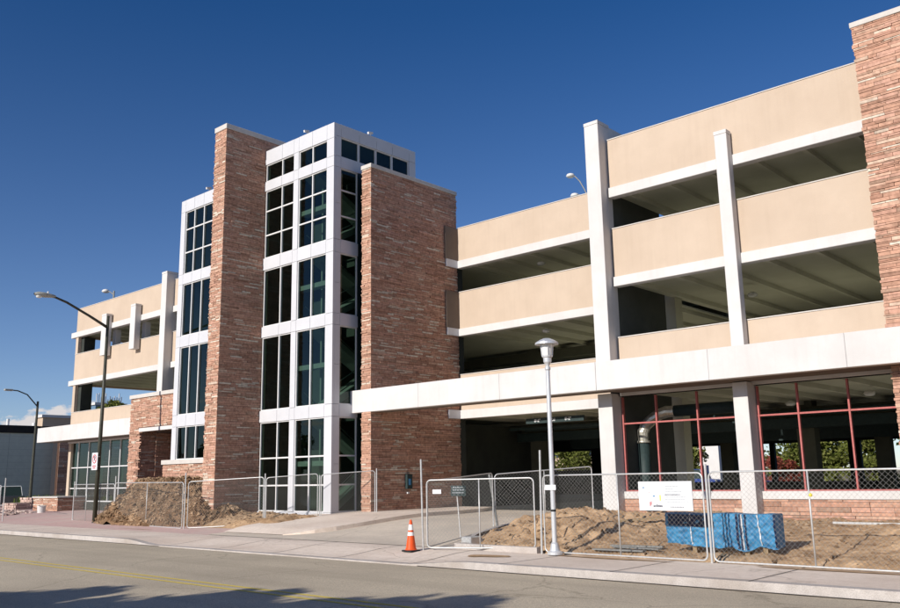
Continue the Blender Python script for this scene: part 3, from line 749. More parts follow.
# ------------------------------------------------------------------ things on and near the building
def text_mesh(txt, size, mat, parent=None, name='lettering', depth=.004, bold=False, align='CENTER'):
    cu = bpy.data.curves.new(name, 'FONT'); cu.body = txt; cu.size = size; cu.extrude = depth; cu.align_x = align; cu.align_y = 'CENTER'
    if bold: cu.offset = size*.02
    tmp = bpy.data.objects.new('tmp', cu); COL.objects.link(tmp)
    dg = bpy.context.evaluated_depsgraph_get(); me = bpy.data.meshes.new_from_object(tmp.evaluated_get(dg))
    bpy.data.objects.remove(tmp); me.materials.clear(); me.materials.append(M[mat]); me.name = name
    o = bpy.data.objects.new(name, me); COL.objects.link(o); o.rotation_euler = (pi/2, 0, 0)
    if parent: o.parent = parent
    return o
CB = thing('clearance_bar', (-20.9, 29.5, 4.1), 'dark hanging clearance bar with small white lettering in the garage entrance', 'clearance bar')
b = MB(); b.box(-22.35, -19.45, 29.46, 29.54, 3.98, 4.2); b.build('bar', 'duct_dark', CB)
b = MB()
for x in (-22.0, -19.8): b.tube([(x, 29.5, 4.2), (x, 29.5, 4.38)], .012, 6)
b.build('hanger', 'galv', CB)
for x, t in ((-21.75, '13\'-6"'), (-20.95, '8\'-2"'), (-20.2, '13\'-6"')):
    o = text_mesh(t.replace('13\'-6"', '8\'-2"').replace('8\'-2"', '8\'-2"') if x != -20.95 else 'Cd', .17, 'sign_white', CB, bold=True); o.location = (x+20.9, -.045, -.01)

b = MB(); b.box(-25.57, -25.44, 25.42, 25.72, 1.40, 1.98); o = b.build('wall_intercom', ['duct_dark']); tag(o, 'narrow dark panel fixed to the brown stone wall beside the driveway', 'wall panel')
b = MB(); b.box(-25.438, -25.43, 25.5, 25.62, 1.55, 1.8); b.build('face_plate', 'ink_blue', o)
b = MB(); b.box(-25.57, -25.5, 25.5, 25.6, 1.2, 1.27); b.build('button_box', 'sign_white', o)

# insulated duct with a foil elbow
DT = thing('exhaust_duct', (-15.0+.1, 26.4, .5), 'dark round duct with crumpled silver foil elbow behind the red frame', 'duct')
b = MB(); b.tube([(-14.95, 26.2, .5), (-14.95, 26.2, 2.85)], .2, 14); b.build('riser', 'duct_dark', DT, smooth=True)
b = MB(); b.tube([(-14.95, 26.2, 2.85), (-14.95, 26.2, 2.92)], .235, 14); b.build('collar', 'foil', DT, smooth=True)
pts = [(-14.95, 26.2, 2.92), (-14.95, 26.2, 3.2), (-14.85, 26.22, 3.42), (-14.62, 26.25, 3.62), (-14.35, 26.3, 3.78), (-14.1, 26.32, 3.85), (-13.8, 26.35, 3.86)]
b = MB(); b.tube(pts, [.18, .2, .19, .2, .19, .2, .18], 14); b.build('elbow', 'foil', DT, smooth=False)
b = MB(); b.tube([(-13.8, 26.35, 3.86), (-11.2, 26.6, 3.88)], .19, 14); b.build('run', 'duct_dark', DT, smooth=True)

# roof lamps
def roof_lamp(x, y, z, label, arms, h):
    t = thing('roof_lamp', (x, y, z), label, 'street lamp', None)
    b = MB(); b.tube([(x, y, z), (x, y, z+h)], .06, 8); b.build('pole', 'galv_dark', t)
    for (dx, dy, dz) in arms:
        b = MB(); pts = [(x+dx*k, y+dy*k, z+h*.9+dz*(1-(1-k)**2)) for k in (0, .25, .5, .75, 1)]; b.tube(pts, .035, 6); a = b.build('arm', 'galv_dark', t)
        e = Vector(pts[-1]); b = MB(); b.lathe((e.x, e.y, e.z-.12), [(.001, 0), (.18, .02), (.26, .10), (.2, .2), (.05, .26)], 12); b.build('lamp_head', 'bucket', t, smooth=True)
roof_lamp(-25.3, 40, 11.55, 'twin-armed lamp on the garage roof left of the tall white pier', ((-1.15, -.1, 1.85), (-1.25, .4, .8)), 5.95)
roof_lamp(-53.8, 26.5, 11.55, 'small single round lamp peeking over the roof edge at the left end', ((-.75, -.2, .35),), 2.75)

# ------------------------------------------------------------------ street lamps
SL = thing('street_lamp', (-39.75, 19.3, 0), 'dark tapered street lamp pole with long arm and cobra head before the garage', 'street lamp')
b = MB(); b.tube([(-39.75, 19.3, 0), (-39.95, 19.45, 5), (-40.12, 19.55, 9.85)], [.105, .085, .065], 12); b.build('pole', 'pole_dark', SL, smooth=True)
b = MB(); b.lathe((-39.75, 19.3, 0), [(.18, 0), (.18, .04), (.12, .06), (.11, .1)], 12); b.build('base', 'pole_dark', SL)
b = MB(); b.tube([(-40.12, 19.5, 9.3), (-40.14, 18.6, 9.75), (-40.15, 17.5, 10.25), (-40.16, 16.95, 10.42), (-40.16, 16.6, 10.44)], [.07, .06, .055, .05, .05], 8); b.build('arm', 'pole_dark', SL, smooth=True)
b = MB()
prof = [(16.95, .06, .06), (16.75, .11, .09), (16.45, .17, .12), (16.15, .16, .12), (15.98, .06, .05)]
n = 10; base = 0
for (yy, rx, rz) in prof:
    for k in range(n): q = 2*pi*k/n; b.v.append((-40.16+rx*cos(q), yy, 10.46+rz*sin(q)))
for i in range(len(prof)-1):
    for k in range(n):
        k2 = (k+1) % n; b.f.append((i*n+k, i*n+k2, (i+1)*n+k2, (i+1)*n+k)); b.m.append(0); b.c.append(None)
lh = b.build('lamp_head', 'lamp_gray', SL, smooth=True)
b = MB(); b.lathe((-40.16, 16.2, 10.30), [(.001, -.02), (.1, 0), (.13, .06), (.13, .1)], 12); b.build('lens', 'lens', lh, smooth=True)
b = MB(); b.lathe((-40.16, 16.6, 10.56), [(.04, 0), (.04, .08), (.001, .1)], 8); b.build('photocell', 'bucket', lh)
# no parking sign on the pole
NP = thing('no_parking_sign', (-39.83, 19.18, 2.55), 'small white no parking sign strapped to the dark lamp pole', 'sign')
b = MB(); b.box(-40.12, -39.56, 19.17, 19.19, 2.45, 3.25); b.build('sign_plate', 'sign_white', NP, bevel=.01)
def ring(c, r, w, y, n=28):
    b = MB()
    for k in range(n):
        a, a2 = 2*pi*k/n, 2*pi*(k+1)/n
        b.quad((c[0]+(r-w)*cos(a), y, c[1]+(r-w)*sin(a)), (c[0]+(r-w)*cos(a2), y, c[1]+(r-w)*sin(a2)), (c[0]+r*cos(a2), y, c[1]+r*sin(a2)), (c[0]+r*cos(a), y, c[1]+r*sin(a)))
    return b
b = ring((-39.84, 2.96), .21, .045, 19.166); s = .15
b.quad((-39.84-s-.015, 19.164, 2.96+s-.015), (-39.84-s+.015, 19.164, 2.96+s+.015), (-39.84+s+.015, 19.164, 2.96-s+.015), (-39.84+s-.015, 19.164, 2.96-s-.015)); b.build('symbol', 'ink_red', NP)
o = text_mesh('P', .32, 'ink', NP, 'symbol', bold=True, depth=.001); o.location = (-.01, -.012, .41)
b = MB()
for z, wd in ((2.64, .18), (2.55, .13)): b.box(-39.84-wd, -39.84+wd, 19.165, 19.169, z-.025, z+.02)
b.build('lettering', 'ink_red', NP)
b = MB(); b.box(-39.9, -39.78, 19.195, 19.4, 2.6, 2.64); b.box(-39.9, -39.78, 19.195, 19.4, 3.05, 3.09); b.build('bracket', 'galv', NP)

S2 = thing('street_lamp', (-66.0, 27.1, 0), 'distant dark street lamp with short curved arm in front of the grey wall', 'street lamp')
b = MB(); b.tube([(-66, 27.1, 0), (-65.9, 27.1, 7.9)], [.12, .08], 10); b.build('pole', 'pole_dark', S2)
b = MB(); b.tube([(-65.9, 27.1, 7.5), (-65.9, 26.3, 8.35), (-65.9, 25.6, 8.6), (-65.9, 25.2, 8.62)], .045, 8); b.build('arm', 'pole_dark', S2)
b = MB(); b.obox((-65.9, 24.95, 8.62), (.13,0,0), (0,.3,0), (0,0,.07)); b.build('lamp_head', 'lamp_gray', S2, bevel=.04)

# pedestrian lamp
PL = thing('pedestrian_lamp', (-12.30, 17.16, .02), 'silver pedestrian lamp with a wide round cap standing at the fence', 'street lamp')
c = (-12.30, 17.16, 0)
b = MB(); b.lathe(c, [(.18, .02), (.18, .08), (.12, .11), (.09, .26), (.06, .30), (.052, 4.35), (.001, 4.35)], 20); b.build('pole', 'silver', PL, smooth=False)
b = MB(); b.lathe(c, [(.05, 4.35), (.07, 4.38), (.07, 4.43), (.045, 4.46), (.055, 4.50), (.095, 4.56), (.10, 4.66), (.125, 4.68), (.13, 4.72)], 20); b.build('neck', 'silver', PL, smooth=False)
b = MB(); b.lathe(c, [(.115, 4.72), (.145, 5.02)], 20); b.build('lens', 'lens', PL, smooth=True)
b = MB()
for k in range(4):
    q = pi/4+k*pi/2; b.tube([(c[0]+.125*cos(q), c[1]+.125*sin(q), 4.70), (c[0]+.16*cos(q), c[1]+.16*sin(q), 5.05)], .012, 6)
b.build('cage', 'silver', PL)
b = MB(); b.lathe(c, [(.001, 5.0), (.25, 5.0), (.29, 4.99), (.28, 5.04), (.18, 5.10), (.09, 5.14), (.001, 5.15)], 28); b.build('cap', 'silver', PL, smooth=False)
b = MB(); b.box(-12.46, -12.15, 17.08, 17.095, 1.50, 1.62); b.build('tag_plate', 'sign_white', PL)
b = MB(); b.lathe(c, [(.062, 1.0), (.068, 1.02), (.062, 1.05)], 16); b.build('strap', 'rubber', PL)

# traffic cone
TCN = thing('traffic_cone', (-16.32, 16.42, walk_z(-16.32, 16.42)), 'orange traffic cone with two white bands at the driveway corner', 'traffic cone')
z0 = walk_z(-16.32, 16.42); c = (-16.32, 16.42, z0)
def rr(z): return .135 - .10*(z-.05)/.72
b = MB(); b.lathe(c, [(.165, .045), (.145, .06), (rr(.1), .1), (rr(.44), .44), (rr(.50), .50), (rr(.58), .58), (rr(.76), .76), (.022, .80), (.001, .80)], 24); b.build('cone_body', 'orange', TCN, smooth=False)
for za, zc in ((.40, .49), (.54, .68)):
    b = MB(); b.lathe(c, [(rr(za)+.003, za), (rr(zc)+.003, zc)], 24); b.build('band', 'reflective', TCN, smooth=True)
b = MB(); b.box(c[0]-.18, c[0]+.18, c[1]-.18, c[1]+.18, z0+.003, z0+.045); b.build('base', 'rubber', TCN, bevel=.015)

# ------------------------------------------------------------------ temporary chain-link fence
def make_panel(name, p, q, z0, z1, label, H=1.78, mid=1, group='temporary chain-link fence panels', pitch=.105, fr_r=.019, wr=.0022):
    """pipe frame with rounded corners and woven wire between p and q (x, y)"""
    Lx = sqrt((q[0]-p[0])**2+(q[1]-p[1])**2); t = thing(name, (p[0], p[1], z0), label, 'fence', group)
    rise = z1-z0
    def W(u, z): return Vector((u, 0, z + rise*u/Lx))
    # local geometry, rotated through the object
    rr_ = .11
    lo, hi = .05, H
    corners = [(rr_, lo), (Lx-rr_, lo), (Lx, lo+rr_), (Lx, hi-rr_), (Lx-rr_, hi), (rr_, hi), (0, hi-rr_), (0, lo+rr_)]
    path = []
    def arc(cx, cz, a0, a1):
        for k in range(5): a = a0+(a1-a0)*k/4; path.append((cx+rr_*cos(a), cz+rr_*sin(a)))
    arc(Lx-rr_, lo+rr_, -pi/2, 0); arc(Lx-rr_, hi-rr_, 0, pi/2); arc(rr_, hi-rr_, pi/2, pi); arc(rr_, lo+rr_, pi, 1.5*pi); path.append(path[0])
    b = MB(); b.tube([W(u, z) for u, z in path], fr_r, 7, caps=False)
    fo = mk(b, 'frame', 'galv', t)
    for k in range(mid):
        u = Lx*(k+1)/(mid+1); b = MB(); b.tube([W(u, lo), W(u, hi)], .017, 6); mk(b, 'brace', 'galv', t)
    b = MB(); h = hi-lo
    n = int((Lx+h)/pitch)
    for k in range(1, n+1):
        s = k*pitch
        for sg in (0, 1):
            # line u + z = s
            u0 = max(0, s-h); u1 = min(Lx, s)
            if u1-u0 < .03: continue
            za, zc = lo+(s-u0), lo+(s-u1)
            pa, pb = (u0, za), (u1, zc)
            if sg: pa = (Lx-pa[0], pa[1]); pb = (Lx-pb[0], pb[1])
            yy = .003*(1 if sg else -1)
            A = W(*pa); Bv = W(*pb); A.y = yy; Bv.y = yy
            b.tube([A, Bv], wr, 3, caps=False)
    mk(b, 'wire_mesh', 'wire', t)
    t.rotation_euler = (0, 0, math.atan2(q[1]-p[1], q[0]-p[0]))
    return t
def mk(b, name, mat, parent):
    me = bpy.data.meshes.new(name); me.from_pydata([tuple(v) for v in b.v], [], b.f); me.materials.append(M[mat])
    me.polygons.foreach_set('use_smooth', [True]*len(me.polygons)); me.update()
    o = bpy.data.objects.new(name, me); COL.objects.link(o); o.parent = parent; return o
make_panel('chain_link_fence', (-12.72, 17.36), (-8.56, 17.34), .0, .0, 'long chain-link panel carrying the white project sign behind the lamp', 1.84)
make_panel('chain_link_fence', (-8.42, 17.36), (-4.3, 17.32), -.01, -.01, 'chain-link panel in front of the right half of the blue tarp', 1.86)
make_panel('chain_link_fence', (-4.18, 17.32), (-.1, 17.28), 0, 0, 'chain-link panel at the right edge before the sandstone pylon', 1.86)
make_panel('chain_link_fence', (-16.02, 16.72), (-13.3, 17.75), walk_z(-16, 16.7)+.02, .03, 'chain-link gate panel swung open beside the orange cone', 1.76)
make_panel('chain_link_fence', (-17.62, 21.5), (-15.9, 24.4), .22, .42, 'chain-link panel behind the dirt mound beside the driveway', 1.68, wr=.0022)
make_panel('chain_link_fence', (-16.22, 16.95), (-17.6, 21.35), .0, .2, 'chain-link panel running back along the driveway edge from the cone post', 1.74, wr=.0016, mid=0, fr_r=.017)
make_panel('chain_link_fence', (-43.2, 19.85), (-38.1, 19.35), 0, 0, 'chain-link panel standing left of the dark street lamp pole', 1.8, mid=2, wr=.0026, fr_r=.018)
make_panel('chain_link_fence', (-37.9, 19.3), (-31.3, 18.75), .03, 0, 'chain-link panel in front of the tall dirt pile', 1.82, wr=.0026, fr_r=.018)
make_panel('chain_link_fence', (-31.0, 18.8), (-28.2, 20.35), .02, .15, 'chain-link panel between dirt pile and glass tower', 1.82, mid=0, wr=.0022, fr_r=.017)
make_panel('chain_link_fence', (-28.1, 20.4), (-26.6, 21.7), .16, .28, 'narrow chain-link panel in front of the tower glazing', 1.78, mid=0, wr=.0022, fr_r=.017)
make_panel('chain_link_fence', (-26.5, 21.8), (-25.15, 23.35), .3, .42, 'short chain-link panel at the tower corner next to the stone wall', 1.72, mid=0, wr=.0022, fr_r=.017)
make_panel('chain_link_fence', (-60.5, 21.2), (-48.9, 18.55), 0.05, 0.02, 'chain-link panel at the far left beside the brick pallets', 1.8, mid=2, wr=.0026, fr_r=.018)
def post(x, y, z, h, label, lean=(0, 0), mat='galv', r=.026):
    b = MB(); b.tube([(x, y, z), (x+lean[0], y+lean[1], z+h)], r, 8); o = b.build('fence_post', mat); tag(o, label, 'fence post'); return o
post(-12.80, 17.32, 0, 2.45, 'tall thin steel post just left of the silver lamp', (.05, 0))
post(-16.2, 16.75, -.03, 2.35, 'tall steel post standing behind the orange cone', (-.05, .0))
post(-8.49, 17.38, 0, 2.02, 'steel post between the sign panel and tarp panel')
post(-17.5, 21.45, .18, 1.72, 'rusty post leaning left behind the dirt mound', (-.3, 0), 'galv_dark', .04)
post(-31.15, 18.75, 0, 2.2, 'tall steel post at the right end of the dirt pile panel')
post(-38.0, 19.34, 0, 2.15, 'tall steel post at the left foot of the dirt pile')
post(-28.15, 20.38, .15, 1.95, 'steel post in front of the glass tower middle')
post(-25.05, 23.35, .42, 1.8, 'steel post in front of the brown stone wall corner')
post(-47.6, 18.25, 0, 2.2, 'steel post at the extreme left edge of the site')
post(-26.55, 21.76, .3, 1.7, 'steel post before the tower corner column')
post(-43.3, 19.9, 0, 1.95, 'steel post at the left end of the lamp pole panel')

# project sign on the fence
PS = thing('project_sign', (-9.42, 17.29, 1.05), 'white project information board with logo and grey text on the fence', 'sign')
b = MB(); b.box(-10.06, -8.78, 17.28, 17.30, 1.05, 1.67); b.build('sign_plate', 'sign_white', PS)
def ink(rects, mat, nm='lettering'):
    b = MB()
    for (x0, x1, z0, z1) in rects: b.quad((x0, 17.276, z0), (x1, 17.276, z0), (x1, 17.276, z1), (x0, 17.276, z1))
    b.build(nm, mat, PS)
def wordline(x0, x1, z, h=.012):
    out = []; x = x0
    while x < x1:
        l = random.uniform(.02, .07); out.append((x, min(x1, x+l), z, z+h)); x += l+.012
    return out
rl = []
for z, a, c_ in ((1.56, -9.40, -9.1), (1.50, -9.40, -9.2), (1.445, -9.40, -9.02), (1.39, -9.42, -9.05), (1.34, -9.40, -8.92), (1.28, -9.42, -8.95), (1.22, -9.38, -8.86)): rl += wordline(a, c_, z)
ink(rl, 'sign_lgray'); ink(wordline(-9.30, -8.98, 1.12, .016) + wordline(-9.42, -9.06, 1.375, .014), 'sign_gray')
o = text_mesh('in', .07, 'ink_blue', PS, bold=True, depth=.001); o.location = (-9.93+9.42, -.013, .49)
o = text_mesh('F', .13, 'ink_red', PS, bold=True, depth=.001); o.location = (-9.77+9.42, -.013, .13)
o = text_mesh('acilities', .075, 'ink', PS, bold=True, depth=.001); o.location = (-9.60+9.42, -.013, .10)
ink([(-9.71, -9.66, 1.345, 1.37)], 'ink_blue', 'logo'); ink([(-9.80, -9.79, 1.42, 1.44)], 'ink_red', 'logo'); ink([(-9.55, -9.52, 1.26, 1.38)], 'ink_yellow', 'logo')
b = MB(); b.box(-15.82, -15.58, 16.76, 16.775, 1.42, 1.53); o = b.build('fence_tag', 'sign_white'); tag(o, 'tiny white tag wired to the gate panel near the cone', 'tag'); o.rotation_euler.z = .35
b = MB(); b.lathe((-6.32, 17.30, 1.35), [(.001, 0), (.025, .0), (.04, .03), (.025, .06), (.001, .07)], 6); o = b.build('fence_tag', 'ink_yellow'); tag(o, 'small yellow tag on the fence right of the white column', 'tag')

# stake sign
SS = thing('stake_sign', (-16.9, 19.0, .1), 'small dark notice on a thin stake behind the open gate', 'sign')
b = MB(); b.tube([(-16.88, 19.0, .1), (-17.0, 19.0, 1.4)], .02, 6); b.build('stake', 'galv', SS)
b = MB(); b.box(-17.2, -16.62, 18.96, 18.98, 1.30, 1.60); b.build('sign_plate', 'duct_dark', SS)
b = MB()
for k, z in enumerate((1.53, 1.46, 1.38)):
    x = -17.12
    while x < -16.72: l = random.uniform(.03, .08); b.box(x, x+l, 18.954, 18.958, z, z+.03); x += l+.025
b.build('lettering', 'sign_lgray', SS)

# blue tarpaulin over stacked material
TP = thing('tarp_bundle', (-8.6, 18.5, .15), 'bundle wrapped in bright blue tarpaulin tied with straps behind the fence', 'tarpaulin')
def tarp_pt(u, v):
    # u along x 0..1 ; v around the section: 0 bottom front .. 1 top .. back
    x = -9.92 + 2.52*u
    bot = .27 + .035*sin(u*9+1) + .03*nz(u*11, 3) - .12*max(0, sin((u-.60)/.24*pi) if .60 < u < .84 else 0)
    top = .96 + .008*sin(u*14) + .008*nz(u*20, 1)
    if v < .5:
        k = v/.5; z = bot+(top-bot)*k; y = 18.14 + .025*nz(u*9, k*4) + .05*(1-k)**2
    elif v < .7:
        k = (v-.5)/.2; z = top + .01*sin(k*pi); y = 18.15 + .42*k
    else:
        k = (v-.7)/.3; z = top-(top-.3)*k; y = 18.57
    if v < .47: y += .05*nz(u*26+v*9, v*14-u*12) + .026*nz(u*64, v*36); z += .012*nz(u*40, v*20+3)
    return (x, y, z)
b = MB(); nu, nv = 90, 44
for j in range(nv+1):
    for i in range(nu+1): b.v.append(tarp_pt(i/nu, j/nv))
for j in range(nv):
    for i in range(nu):
        a = j*(nu+1)+i; b.f.append((a, a+1, a+nu+2, a+nu+1)); b.m.append(0); b.c.append(None)
b.poly([tarp_pt(0, j/nv) for j in range(nv+1)][::-1]); b.poly([tarp_pt(1, j/nv) for j in range(nv+1)])
b.build('tarp', 'tarp', TP, smooth=True)
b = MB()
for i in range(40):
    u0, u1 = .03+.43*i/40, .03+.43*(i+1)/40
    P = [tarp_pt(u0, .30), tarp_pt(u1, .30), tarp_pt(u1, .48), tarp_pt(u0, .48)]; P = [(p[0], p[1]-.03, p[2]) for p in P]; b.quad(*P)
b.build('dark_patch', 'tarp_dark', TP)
def strap(u, wd, mat, sl=0):
    b = MB()
    for j in range(20):
        v0, v1 = .02+.5*j/20, .02+.5*(j+1)/20
        f = lambda uu, vv: (lambda p: (p[0], p[1]-.022, p[2]))(tarp_pt(uu+sl*(1-vv*2), vv)); b.quad(f(u, v0), f(u+wd, v0), f(u+wd, v1), f(u, v1))
    b.build('strap', mat, TP)
strap(.66, .018, 'tarp_dark'); strap(.69, .014, 'tarp_dark'); strap(.708, .010, 'sign_white'); strap(.735, .016, 'tarp_dark'); strap(.845, .010, 'sign_white', .02); strap(.985, .015, 'tarp_dark'); strap(.24, .008, 'sign_white')
for x in (-9.35, -8.15, -7.75):
    b = MB(); b.box(x, x+.1, 18.25, 18.5, .0, .42); b.build('timber_support', 'wood', TP)
# debris in the dirt
def board(x, y, z, l, wd, a, label, mat='wood', th=.03, tilt=0, name='board'):
    b = MB(); b.obox((x, y, z), (cos(a)*l/2, sin(a)*l/2, tilt), (-sin(a)*wd/2, cos(a)*wd/2, 0), (0, 0, th/2)); o = b.build(name, mat); tag(o, label, 'plank'); return o
for k, (x, y, a, lb) in enumerate(((-11.0, 17.85, .05, 'lowest grey steel grate strip lying in the dirt left of the tarp'), (-10.7, 18.15, -.1, 'middle grey steel grate strip lying in the dirt left of the tarp'), (-10.9, 18.5, .12, 'rearmost grey steel grate strip lying in the dirt left of the tarp'))):
    board(x, y, f_right(x, y)+.06, 1.3, .16, a, lb, 'galv_dark')
board(-12.2, 20.6, f_right(-12.2, 20.6)+.05, 1.4, .08, .5, 'pale timber batten lying on the dirt slope', 'wood', .05, .05)
board(-5.9, 22.6, f_right(-5.9, 22.6)+.03, 3.8, .03, -.04, 'long thin white pipe lying on the dirt before the plinth', 'galv', .05)
b = MB(); b.tube([(-13.75, 24.2, .85), (-14.1, 25.0, .95)], .17, 14); o = b.build('drain_pipe', 'rubber'); tag(o, 'black corrugated drain pipe end sticking out of the stone plinth', 'pipe')
b = MB(); b.box(-15.9, -15.55, 17.9, 18.35, .0, .27); b.box(-15.9, -15.55, 18.36, 18.4, .05, .22); o = b.build('utility_box', 'galv', bevel=.02); tag(o, 'small grey utility box at the corner of the dirt mound', 'box')
# mound kerb
b = MB(); pts = [(-15.7, 17.50), (-14.6, 17.42), (-13.4, 17.40), (-12.95, 17.40)]
for p, q in zip(pts, pts[1:]): b.obox(((p[0]+q[0])/2, (p[1]+q[1])/2, .03), ((q[0]-p[0])/2, (q[1]-p[1])/2, 0), (0, .08, 0), (0, 0, .11))
structure(b.build('kerb', 'kerb'))
b = MB(); kp = [(-15.7, 17.7), (-16.3, 18.5), (-16.85, 19.6), (-17.1, 21.0), (-17.15, 22.5), (-17.1, 26.0)]
for p, q in zip(kp, kp[1:]):
    for (dx, zt) in ((0, .07),):
        b.quad((p[0], p[1], hg(p[1])-.05), (q[0], q[1], hg(q[1])-.05), (q[0], q[1], hg(q[1])+.1), (p[0], p[1], hg(p[1])+.1))
        b.quad((p[0], p[1], hg(p[1])+.1), (q[0], q[1], hg(q[1])+.1), (q[0]+.15, q[1], hg(q[1])+.1), (p[0]+.15, p[1], hg(p[1])+.1))
structure(b.build('kerb', 'kerb'))

# ------------------------------------------------------------------ far left: pallets, planter, bucket, truck
stw = MB(); stw.box(-56.4, -53.0, 23.4, 25.2, .1, 1.02, 0, MORT)
veneer(stw, (-56.4, 23.4, .1), (1,0,0), (0,-1,0), 3.4, .9, cream=.3); veneer(stw, (-53.0, 23.4, .1), (0,1,0), (1,0,0), 1.8, .9)
o = stw.build('planter_wall', 'stone'); tag(o, 'low sandstone planter block with a flat light top near the left storefront', 'planter')
b = MB(); b.box(-56.5, -52.92, 23.32, 25.28, 1.022, 1.10); b.build('coping', 'coping', o)
def pallet(x, y, z, label, nlay=5, w=1.3, rot=0):
    t = thing('stone_pallet', (x, y, z), label, 'pallet', 'pallets of sandstone')
    b = MB()
    for k in range(nlay):
        zz = z+.14+k*.15; xx = x-w/2
        while xx < x+w/2-.1:
            l = random.uniform(.25, .5); c = random.choices(PC, PW)[0]; g = sum(c)/3; c = tuple(min(.7, (q*.6+g*.4)*1.15+.03) for q in c)
            b.box(xx, min(x+w/2, xx+l)-.02, y-.5+random.uniform(-.04, .04), y+.5, zz, zz+.13, 0, c); xx += l
    b.build('stone_stack', 'stone', t)
    b = MB()
    for dx in (-w/2, -.08, w/2-.12): b.box(x+dx, x+dx+.12, y-.5, y+.5, z, z+.1)
    b.box(x-w/2, x+w/2, y-.5, y+.5, z+.1, z+.13); b.build('pallet_base', 'wood', t)
pallet(-61.8, 25.6, .1, 'sandstone pallet left of the planter, beside the truck', 5, 1.8)
pallet(-60.2, 23.9, .1, 'low sandstone pallet behind the white bucket', 3, 2.2)
pallet(-60.5, 28.3, .2, 'sandstone pallet standing behind the planter block', 6, 2.6)
BK = thing('bucket', (-52.6, 22.3, .1), 'white plastic bucket on the ground before the planter block', 'bucket')
b = MB(); b.lathe((-52.6, 22.3, .1), [(.001, 0), (.2, 0), (.25, .52), (.235, .52), (.2, .1), (.001, .1)], 18); b.build('pail', 'bucket', BK)
b = MB(); b.tube([(-52.6+.26*cos(a), 22.3, .6+.12*-sin(a)) for a in [pi*k/8 for k in range(9)]], .01, 5); b.build('handle', 'galv', BK)
# loose broken stone slabs
b = MB()
for k in range(120):
    x = random.uniform(-60, -52.9); y = random.uniform(20.6, 23.0)+(x+56)*-.1; s = random.uniform(.08, .28); c = random.choices(PC, PW)[0]; g = sum(c)/3; c = tuple(min(.7, (q*.5+g*.5)*1.1+.05) for q in c)
    n = len(b.v); a = random.uniform(0, pi); 
    b2 = MB(); b2.obox((x, y, .12+random.uniform(0, .12)), (cos(a)*s, sin(a)*s, random.uniform(-.06, .06)), (-sin(a)*s*.6, cos(a)*s*.6, random.uniform(-.05, .05)), (0, 0, .035))
    b.v += b2.v; b.f += [tuple(n+i for i in f) for f in b2.f]; b.m += b2.m; b.c += [c]*len(b2.f)
o = b.build('stone_rubble', 'stone'); o['kind'] = 'stuff'; tag(o, 'scatter of broken sandstone slabs on the ground at the far left', 'rubble')

def vehicle(name, loc, rot, L_, W_, H_, body, glassy, label, pickup=False, cat='car'):
    t = thing(name, loc, label, cat)
    def mkp(b, nm, mat, sm=False, bev=0, par=None):
        me = bpy.data.meshes.new(nm); me.from_pydata([tuple(v) for v in b.v], [], b.f); me.materials.append(M[mat]); me.update()
        o = bpy.data.objects.new(nm, me); COL.objects.link(o); o.parent = par or t
        if bev: m = o.modifiers.new('bevel', 'BEVEL'); m.width = bev; m.segments = 2; m.limit_method = 'ANGLE'
        return o
    hb = H_*.55
    prof = [(-L_/2, .38), (-L_/2, hb), (-L_*.18, hb+.04), (L_*.24, hb+.02), (L_/2-.1, hb-.1), (L_/2, hb-.25), (L_/2, .38)]
    b = MB(); n = len(prof)
    for y in (-W_/2, W_/2):
        for (x, z) in prof: b.v.append((x, y, z))
    b.f.append(tuple(range(n))[::-1]); b.f.append(tuple(range(n, 2*n)))
    for i in range(n): j = (i+1) % n; b.f.append((i, j, n+j, n+i))
    mkp(b, 'body', body, bev=.05)
    x0, x1 = (-L_*.06, L_*.20) if pickup else (-L_*.40, L_*.24)
    b = MB(); w2 = W_/2-.06; w3 = W_/2-.2
    bt = [(x0, hb+.03), (x0+.12, H_-.06), (x1-.45, H_-.06), (x1, hb+.03)]
    for s, wt in ((-1, 0), (1, 0)):
        for (x, z) in bt: b.v.append((x, s*(w2 if z < hb+.1 else w3), z))
    b.f += [(0, 1, 2, 3), (7, 6, 5, 4), (0, 4, 5, 1), (2, 6, 7, 3)]
    mkp(b, 'glazing', 'frame_dark')
    b = MB(); b.box(x0+.08, x1-.38, -w3-.02, w3+.02, H_-.07, H_)
    for s in (-1, 1):
        for xa, xb_ in ((x0, x0+.12), (x1, x1-.45), ((x0+x1)/2-.1, (x0+x1)/2-.1)):
            b.tube([(xa, s*(w2+.01), hb+.02), (xb_, s*(w3+.01), H_-.04)], .035, 6)
    mkp(b, 'roof', glassy, bev=.02)
    for sx in (-L_*.3, L_*.32):
        for s in (-1, 1):
            b = MB(); b.tube([(sx, s*(W_/2-.2), .34), (sx, s*(W_/2+.02), .34)], .34, 18); wo = mkp(b, 'wheel', 'rubber')
            b = MB(); b.tube([(sx, s*(W_/2+.02), .34), (sx, s*(W_/2+.03), .34)], .2, 14); mkp(b, 'rim', 'galv', par=wo)
    for s in (-1, 1): b = MB(); b.box(L_/2-.03, L_/2+.01, s*W_*.34-.15, s*W_*.34+.15, hb-.24, hb-.08); mkp(b, 'headlight', 'lens')
    t.rotation_euler.z = rot
    return t
vehicle('pickup_truck', (-77.5, 30.2, -.1), radians(160), 5.2, 1.9, 1.85, 'truck', 'truck_silver', 'dark pickup truck with silver cab parked at the far left edge', True, 'truck')
vehicle('parked_car', (-46.0, 92, -.2), 0, 5.2, 2.0, 2.4, 'car_blue', 'car_blue', 'blue parked van seen through the left rear opening of the garage', False)
vehicle('parked_car', (-39.6, 93, -.2), 0, 4.6, 1.8, 1.9, 'car_blue', 'car_blue', 'dark blue parked car beyond the garage behind the white column', False)

